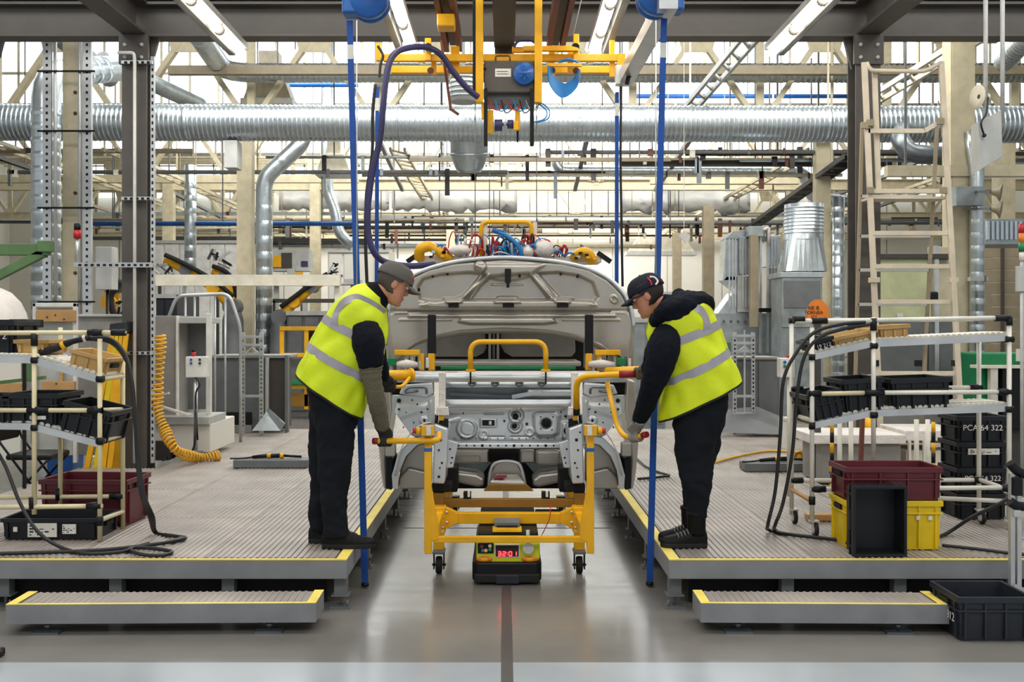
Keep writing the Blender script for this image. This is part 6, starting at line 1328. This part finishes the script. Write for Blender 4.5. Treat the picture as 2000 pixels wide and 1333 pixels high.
# right side: ducted machine, hopper, cabinets
t = T_('ducted_machine', 'galvanised ducted filter machine behind the right worker', 'machine', 1470, 640, 17); Y = 17
def pl(name, mat, pts, Y, d): return MB().plate(pts, Y, d).build(name, K[mat], t, bev=.006)
pl('main_case', 'gal2', [(1402, 614), (1405, 612), (1540, 612), (1540, 823), (1402, 823)], Y, 1); pl('lower_hood', 'gal', [(1402, 613), (1432, 572), (1470, 572), (1470, 613)], Y, .5); pl('neck', 'gal', [(1412, 548), (1445, 572), (1445, 540), (1420, 540)], Y, .4)
pl('riser', 'gal', [(1418, 466), (1448, 466), (1442, 548), (1412, 548)], Y, .4); pl('elbow', 'gal2', [(1418, 466), (1432, 452), (1494, 446), (1494, 470)], Y-.05, .5); pl('filter_box', 'gal2', [(1444, 462), (1468, 462), (1468, 536), (1444, 536)], Y-.1, .5); pl('filter_box', 'gal', [(1500, 460), (1524, 460), (1524, 520), (1500, 520)], Y-.1, .5)
for a in (1424, 1430, 1436, 1450, 1456, 1462, 1506, 1512, 1518): pb(t, 'seam_rib', 'silver', a, a+2, 466, 600, Y-.14, .04, 0)
for a in (1484, 1498): pb(t, 'riser_pipe', 'silver', a, a+4, 446, 690, Y-.2, .06, 0)
for x0, x1, y0, y1 in ((1440, 1470, 540, 610), (1500, 1532, 524, 612)): pb(t, 'panel', 'greyl', x0, x1, y0, y1, Y-.06, .05)
pb(t, 'cable_box', 'black', 1484, 1522, 602, 610, Y-.25, .1); pb(t, 'junction_box', 'gal2', 1462, 1492, 442, 462, Y-.3, .2); tb(t, 'conduit', 'wrapw', [W(1490, 450, Y-.3), W(1502, 444, Y-.3), W(1502, 480, Y-.3)], .03, 8, .1)
for i in range(4): MB().cyl(W(1414+14*i, 628, Y-.01), W(1414+14*i, 628, Y-.03), .02, 8).build('bolt', K['taupe'], t)
pb(t, 'post', 'copper', 1466, 1482, 458, 640, Y-.4, .12, .01)
t = T_('cyclone_hopper', 'big silver cyclone with a funnel and square box', 'hopper', 1570, 600, 16); Y = 16; s = PXS(Y)
c = W(1570, 400, Y); MB().lathe(c, (0, 0, -1), [(0, .01), (.0, 37*s), (68*s, 37*s), (70*s, 38*s), (72*s, 37*s)], 28).build('cylinder', K['gal'], t)
q = MB()
for k in range(8): q.lathe(W(1570, 408+k*7, Y), (0, 0, -1), [(-.01, 37*s), (0, 38*s), (.01, 37*s)], 28)
q.build('cylinder_seams', K['gal2'], t, stuff=True)
m = MB(); n = 28; a1 = [W(1570, 466, Y)+Vector((37*s*math.cos(2*math.pi*k/n), 37*s*math.sin(2*math.pi*k/n), 0)) for k in range(n)]; b1 = []
for k in range(n):
    v = 2*math.pi*k/n; q = max(abs(math.cos(v)), abs(math.sin(v))); b1.append(W(1566, 532, Y)+Vector((40*s*math.cos(v)/q, 40*s*math.sin(v)/q, 0)))
m.grid([a1, b1], True, False); m.build('funnel', K['gal'], t)
pb(t, 'flange', 'gal', 1524, 1610, 532, 542, Y-.36, .7); pb(t, 'box', 'gal2', 1528, 1606, 542, 640, Y-.33, .66); pb(t, 'box_door', 'greyd', 1532, 1602, 548, 602, Y-.36, .03); pb(t, 'skid', 'gal2', 1526, 1608, 640, 836, Y-.3, .6)
t = T_('grey_cabinet', 'low grey cabinet behind the perforated posts right of the worker', 'cabinet', 1470, 845, 12.3); Y = 12.4
pb(t, 'body', 'greyd', 1432, 1522, 702, 846, Y, .6); pb(t, 'top', 'grey', 1400, 1526, 698, 703, Y-.03, .65); pb(t, 'panel', 'greyd', 1436, 1478, 708, 840, Y-.02, .02); pb(t, 'panel', 'greyd', 1482, 1520, 708, 840, Y-.02, .02)
pl2 = MB().prism([W(1392, 845, 11.9), W(1560, 850, 11.9), W(1545, 822, 12.2), W(1480, 795, 12.2), W(1420, 800, 12.2)], (0, .03, 0)).build('chute_sheet', K['greyd'], t)
t = T_('angle_post_rack', 'white perforated frame right of the right worker', 'frame', 1455, 849, 12.15); Y = 12.15
for a in (1432, 1468):
    pb(t, 'post', 'silver', a, a+7, 650, 849, Y, .03, .002); q = MB()
    for k in range(23): q.pbox(a+2, a+5, 655+k*8.3, 659+k*8.3, Y-.005, .004)
    q.build('post_slots', K['ink'], t, stuff=True)
for y in (654, 668, 684, 772, 806): pb(t, 'crosspiece', 'silver', 1432, 1475, y, y+5, Y-.01, .03, .001)
pb(t, 'rod', 'silver', 1453, 1456, 645, 845, Y, .02, 0); MB().bar(W(1440, 690, Y), W(1453, 678, Y), .02).build('brace', K['silver'], t); MB().bar(W(1455, 678, Y), W(1468, 690, Y), .02).build('brace', K['silver'], t)
tag(MB().pbox(1412, 1428, 668, 696, 13, .2).build('green_box', K['greenm'], bev=.01), 'small green box behind the yellow vest of the right worker', 'box')
t = T_('control_box', 'white push-button box with red button at the left end of the right rack', 'control box', 1535, 900, 7.6); Y = 7.6
pb(t, 'case', 'white', 1524, 1552, 700, 738, Y, .1, .006); MB().cyl(W(1540, 700, Y+.05), W(1540, 693, Y+.05), .016).build('stop_button', K['red'], t)
for py in (708, 716): MB().cyl(W(1533, py, Y), W(1533, py, Y-.012), .012, 10).build('button', K['bluep' if py < 710 else 'green'], t)
tb(t, 'stand', 'pipe_w', [W(1541, 738, Y+.05), W(1541, 970, Y+.05)], .016)
t = T_('orange_cover', 'orange plastic cover with black lettering over the right rack', 'cover', 1595, 640, 8.4); Y = 8.4
m = MB(); g = []
for i in range(13):
    a = math.pi*i/12; g.append([W(1597-22*math.cos(a)*(1-.12*j), 622-36*math.sin(a)**.8*(1-.08*j), Y+.06*j) for j in range(4)])
m.grid(g); b = m.build('shell', K['orange'], t, solid=.006); MB().plate([(1576, 622), (1577, 606), (1583, 592), (1593, 587), (1604, 587), (1614, 596), (1618, 608), (1619, 622)], Y, .01).build('front', K['orange'], t)
text(t, 'NE B', W(1589, 602, Y-.004), .045, 'ink'); text(t, 'FORNEA', W(1590, 611, Y-.004), .04, 'ink'); text(t, 'XXX', W(1590, 618, Y-.004), .025, 'redgrip')
pb(t, 'stand', 'taupe', 1592, 1604, 622, 960, Y+.02, .05)
t = T_('stack_light', 'four-colour stack light on a black box left of the ladder', 'beacon', 1684, 620, 10.8); Y = 10.8
for i, mt in enumerate(('red', 'orange', 'green', 'white')): MB().cyl(W(1684, 544+i*10, Y), W(1684, 534+i*10, Y), .03).build('lens', K[mt], t)
MB().cyl(W(1684, 534, Y), W(1684, 530, Y), .028).build('cap', K['black'], t)
pb(t, 'black_box', 'black', 1667, 1692, 575, 618, Y-.04, .14, .01); pb(t, 'post', 'taupe', 1676, 1690, 618, 960, Y, .06)
t = T_('panel_machine', 'tall machine with pale green panel and grey doors behind the ladder', 'machine', 1790, 740, 11.4); Y = 11.4
pb(t, 'pale_panel', 'lemon', 1702, 1812, 505, 622, Y, .1, .01); pb(t, 'grey_door', 'greyd', 1702, 1812, 622, 740, Y-.02, .1, .01); pb(t, 'grey_door', 'greyd', 1814, 1862, 622, 800, Y, .1, .01); pb(t, 'side_panel', 'cream', 1818, 1858, 482, 622, Y+.1, .1, .01); pb(t, 'base', 'grey', 1702, 1862, 740, 990, Y, .3, .01); pb(t, 'top', 'taupe', 1702, 1862, 496, 506, Y-.05, .3); pb(t, 'door_tag', 'wrapw', 1752, 1764, 612, 620, Y-.03, .01, 0); pb(t, 'conduit', 'silver', 1826, 1834, 480, 740, Y-.03, .04, 0)
pb(t, 'motor', 'black', 1817, 1834, 570, 590, Y-.1, .12, .02)
t = T_('ventilation_box', 'dark ribbed ventilation box at the upper right edge', 'vent', 1960, 470, 13); Y = 13
pb(t, 'case', 'gal2', 1925, 2040, 428, 478, Y, .6); 
for i in range(11): pb(t, 'fin', 'gal', 1928+i*9, 1933+i*9, 432, 468, Y-.04, .04, 0)
t = T_('roller_shutter', 'brownish dark roller shutter at the right edge behind the rack', 'shutter', 1965, 700, 15); Y = 15
sl = None
for i in range(16): pb(t, 'slat', 'copper', 1905, 2060, 480+i*24, 503+i*24, Y, .05, .004)
pb(t, 'guide', 'taupe', 1958, 1962, 480, 860, Y-.06, .06, 0)
t = T_('green_machine', 'dark green machine at the right edge behind the rack', 'machine', 1960, 780, 10.5); Y = 10.5
pb(t, 'case', 'green', 1912, 2040, 690, 800, Y, .5, .02); pb(t, 'dark_face', 'black', 1958, 2040, 720, 840, Y-.1, .1, .01); pb(t, 'pillar', 'pipe_w', 1935, 1950, 715, 900, Y-.12, .08, .01); pb(t, 'data_sheet', 'lbl', 1985, 2015, 682, 706, Y-.12, .01, 0); pb(t, 'ledge', 'cream2', 1912, 2040, 714, 720, Y-.14, .2, 0); pb(t, 'base', 'taupe', 1912, 2040, 800, 965, Y, .5, .01)
t = T_('switch_cabinet', 'light grey switch cabinet hanging at the upper right corner', 'cabinet', 1934, 270, 8.2); Y = 8.2
m = MB(); m.prism([W(1911, 238, Y), W(1956, 214, Y+.12), W(1958, 306, Y+.12), W(1913, 333, Y)], (.03, .2, 0)); m.build('door', K['greyl'], t, bev=.004); MB().lathe(W(1922, 265, Y+.01), (0, -1, 0), [(0, .016), (.02, .012), (.021, .001)], 10).build('lock', K['ink'], t)
for px in (1925, 1958): MB().cyl(W(px, 240, Y+.15), W(px, -60, Y+.15), .018).build('hanger_pipe', K['greyl'], t)
tb(t, 'cable', 'cable', spline([W(1922, 264, Y), W(1916, 240, Y-.03), W(1926, 222, Y), W(1930, 190, Y+.05)], 5), .008, 6)
MB().lathe(W(1930, 190, Y+.2), (-1, -.2, 0), [(0, .03), (.06, .05), (.1, .1), (.105, .1), (.09, .02)], 18).build('horn_speaker', K['cream2'], t)
tag(MB().pbox(1868, 1921, 364, 402, 11.9, .15).build('junction_box', K['gal2'], bev=.008), 'grey junction box on the cream column behind the ladder', 'box')
t = T_('duct_bracket', 'clamp plate on the slim silver duct behind the ladder', 'clamp', 1913, 545, 12.0)
pb(t, 'plate', 'greyl', 1897, 1930, 541, 549, 12.1, .1, 0); pb(t, 'bolt', 'steeld', 1924, 1927, 539, 551, 11.99, .02, 0)
t = T_('horn_speaker', 'small horn speaker under the grey junction box', 'speaker', 1935, 370, 11.5)
for py in (375, 408): MB().lathe(W(1936, py, 11.5), (1, -.6, -.2), [(0, .03), (.06, .05), (.1, .1), (.105, .1), (.09, .02)], 16).build('horn', K['copper'], t); MB().bar(W(1936, py, 11.5), W(1885, py, 12.25), .03).build('bracket', K['greyd'], t)
# work tables, poles and boxes behind the right rack
t = T_('work_table', 'beige boxed work table behind the right rack', 'table', 1680, 960, 8.3); Y = 8.3
pb(t, 'cabinet', 'grey', 1602, 1760, 868, 945, Y, .5, .01); pb(t, 'top', 'wrapw', 1585, 1770, 850, 868, Y-.05, .6, .006); pb(t, 'cabinet', 'cream2', 1770, 1840, 880, 965, Y+.1, .4, .01); pb(t, 'top', 'wrapw', 1770, 1890, 842, 862, Y+.05, .6, .006); pb(t, 'edge', 'brown', 1770, 1890, 862, 866, Y+.05, .5, 0)
for a in (1775, 1790, 1804): pb(t, 'leg', 'pipe_w', a, a+5, 862, 960, Y, .03, 0)
grp = 'white rack poles behind the right rack'
for px, w in ((1640, 'first'), (1662, 'second'), (1790, 'third'), (1812, 'fourth')): tag(MB().cyl(W(px, 985, 7.9), W(px, 820, 7.9), .018).build('rack_pole', K['pipe_w']), 'plain white tube pole behind the right rack, %s from the left' % w, 'pole', grp)
for px, lab in ((1625, 'black and yellow striped pole at the left behind the right rack'), (1823, 'black and yellow striped pole at the right behind the right rack')):
    t = T_('striped_pole', lab, 'pole', px, 985, 8.0)
    for k in range(8): MB().cyl(W(px, 985-k*20, 8.0), W(px, 965-k*20, 8.0), .016).build('stripe', K['yellow' if k % 2 else 'black'], t)
tag(MB().bar(W(1678, 980, 7.7), W(1688, 730, 7.8), .03, .03).build('wooden_stick', K['brown']), 'brown wooden stick leaning behind the right rack', 'stick')
t = T_('yellow_bollard', 'short yellow post on the work table', 'bollard', 1697, 850, 8.9); MB().cyl(W(1697, 850, 8.9), W(1697, 812, 8.9), .04).build('tube', K['yellow'], t); MB().cyl(W(1697, 813, 8.9), W(1697, 810, 8.9), .042).build('cap', K['yellow'], t)
tag(MB().box(*sorted((X(1575, 6.75), X(1650, 6.75))), 6.72, 6.8, PZ+.001, PZ+.045).build('timber_block', K['wood'], bev=.006), 'timber block lying under the right rack', 'block')
t = T_('parts_heap', 'grey and red parts lying on the work table', 'parts', 1750, 850, 8.9)
for k in range(14): MB().cbox(W(random.uniform(1715, 1775), random.uniform(836, 848), 8.95+random.uniform(-.1, .2)), random.uniform(.03, .08), .06, random.uniform(.02, .06), Matrix.Rotation(random.uniform(0, 3), 3, 'Z')).build('part', K[random.choice(('greyl', 'black', 'steeld', 'redgrip', 'wrapw'))], t)
t = T_('white_carton', 'white printed carton beside the coiled hose on the right', 'carton', 1580, 880, 9.3); pb(t, 'box', 'wall', 1538, 1585, 822, 880, 9.4, .3, .004); pb(t, 'flap', 'wrapw', 1538, 1585, 818, 823, 9.35, .2, 0); text(t, 'BLK', W(1560, 853, 9.39), .09, 'ink')
tag(MB().prism([W(1326, 462, 14)+Vector((0, 0, 0)), W(1336, 450, 14), W(1349, 462, 14), W(1340, 474, 14)], (0, .02, 0)).bar(W(1336, 452, 14.01), (X(1336, 14), 14.01, 8.2), .008).build('hanging_sign', K['wrapw']), 'small tilted white sign hanging right of the blue straps', 'sign')
t = T_('hood_lamp', 'white low bay lamp at the upper right corner', 'lamp', 1784, 25, 12.2); MB().lathe(W(1784, 14, 12.2), (0, 0, -1), [(0, .03), (.02, .12), (.09, .28), (.1, .28)], 22).build('shade', K['greyl'], t); MB().lathe(W(1784, 14, 12.2), (0, 0, -1), [(.088, .26), (.1, .2), (.105, .01)], 22).build('bulb', K['tube'], t)
MB().cyl(W(1784, 14, 12.2), W(1784, -40, 12.2), .02).build('stem', K['greyl'], t)
t = T_('vent_unit', 'grey vent unit with louvres at the upper right corner', 'vent', 1890, 40, 13); pb(t, 'case', 'copper', 1860, 1990, -20, 60, 13, .6, .01)
for i in range(4): pb(t, 'louvre', 'taupe', 1866, 1984, 0+i*14, 6+i*14, 12.96, .04, 0)
tag(MB().pbox(-60, 112, 2, 24, 11, .3).build('cable_tray', K['taupe'], bev=.004), 'dark cable tray at the upper left corner', 'tray')
tag(MB().bar(W(-10, 110, 10.6), W(14, 20, 10.6), .1, .06, up=(0, 1, 0)).build('dark_brace', K['navycrate']), 'dark brace at the upper left corner', 'brace')
t = T_('wheel_chock', 'small black rubber piece at the lower left floor edge', 'chock', 0, 1275, 4.9); MB().cbox(fl(0, 1275, .02), .03, .06, .04).build('body', K['rubber'], t, bev=.01); MB().cbox(fl(0, 1275, .045), .02, .03, .012).build('grip', K['rubber'], t)

t = T_('stack_light', 'three-colour stack light at the very right edge', 'beacon', 1996, 500, 9.5); Y = 9.5
for i, mt in enumerate(('red', 'orange', 'green')): MB().cyl(W(1996, 456+i*18, Y), W(1996, 438+i*18, Y), .03).build('lens', K[mt], t)
MB().cyl(W(1996, 492, Y), W(1996, 510, Y), .024).build('socket', K['wrapw'], t); MB().cyl(W(1996, 510, Y), (X(1996, Y), Y, 0), .016).build('stalk', K['greyl'], t)
pb(t, 'panel', 'greyl', 1989, 2030, 520, 570, Y-.03, .06)
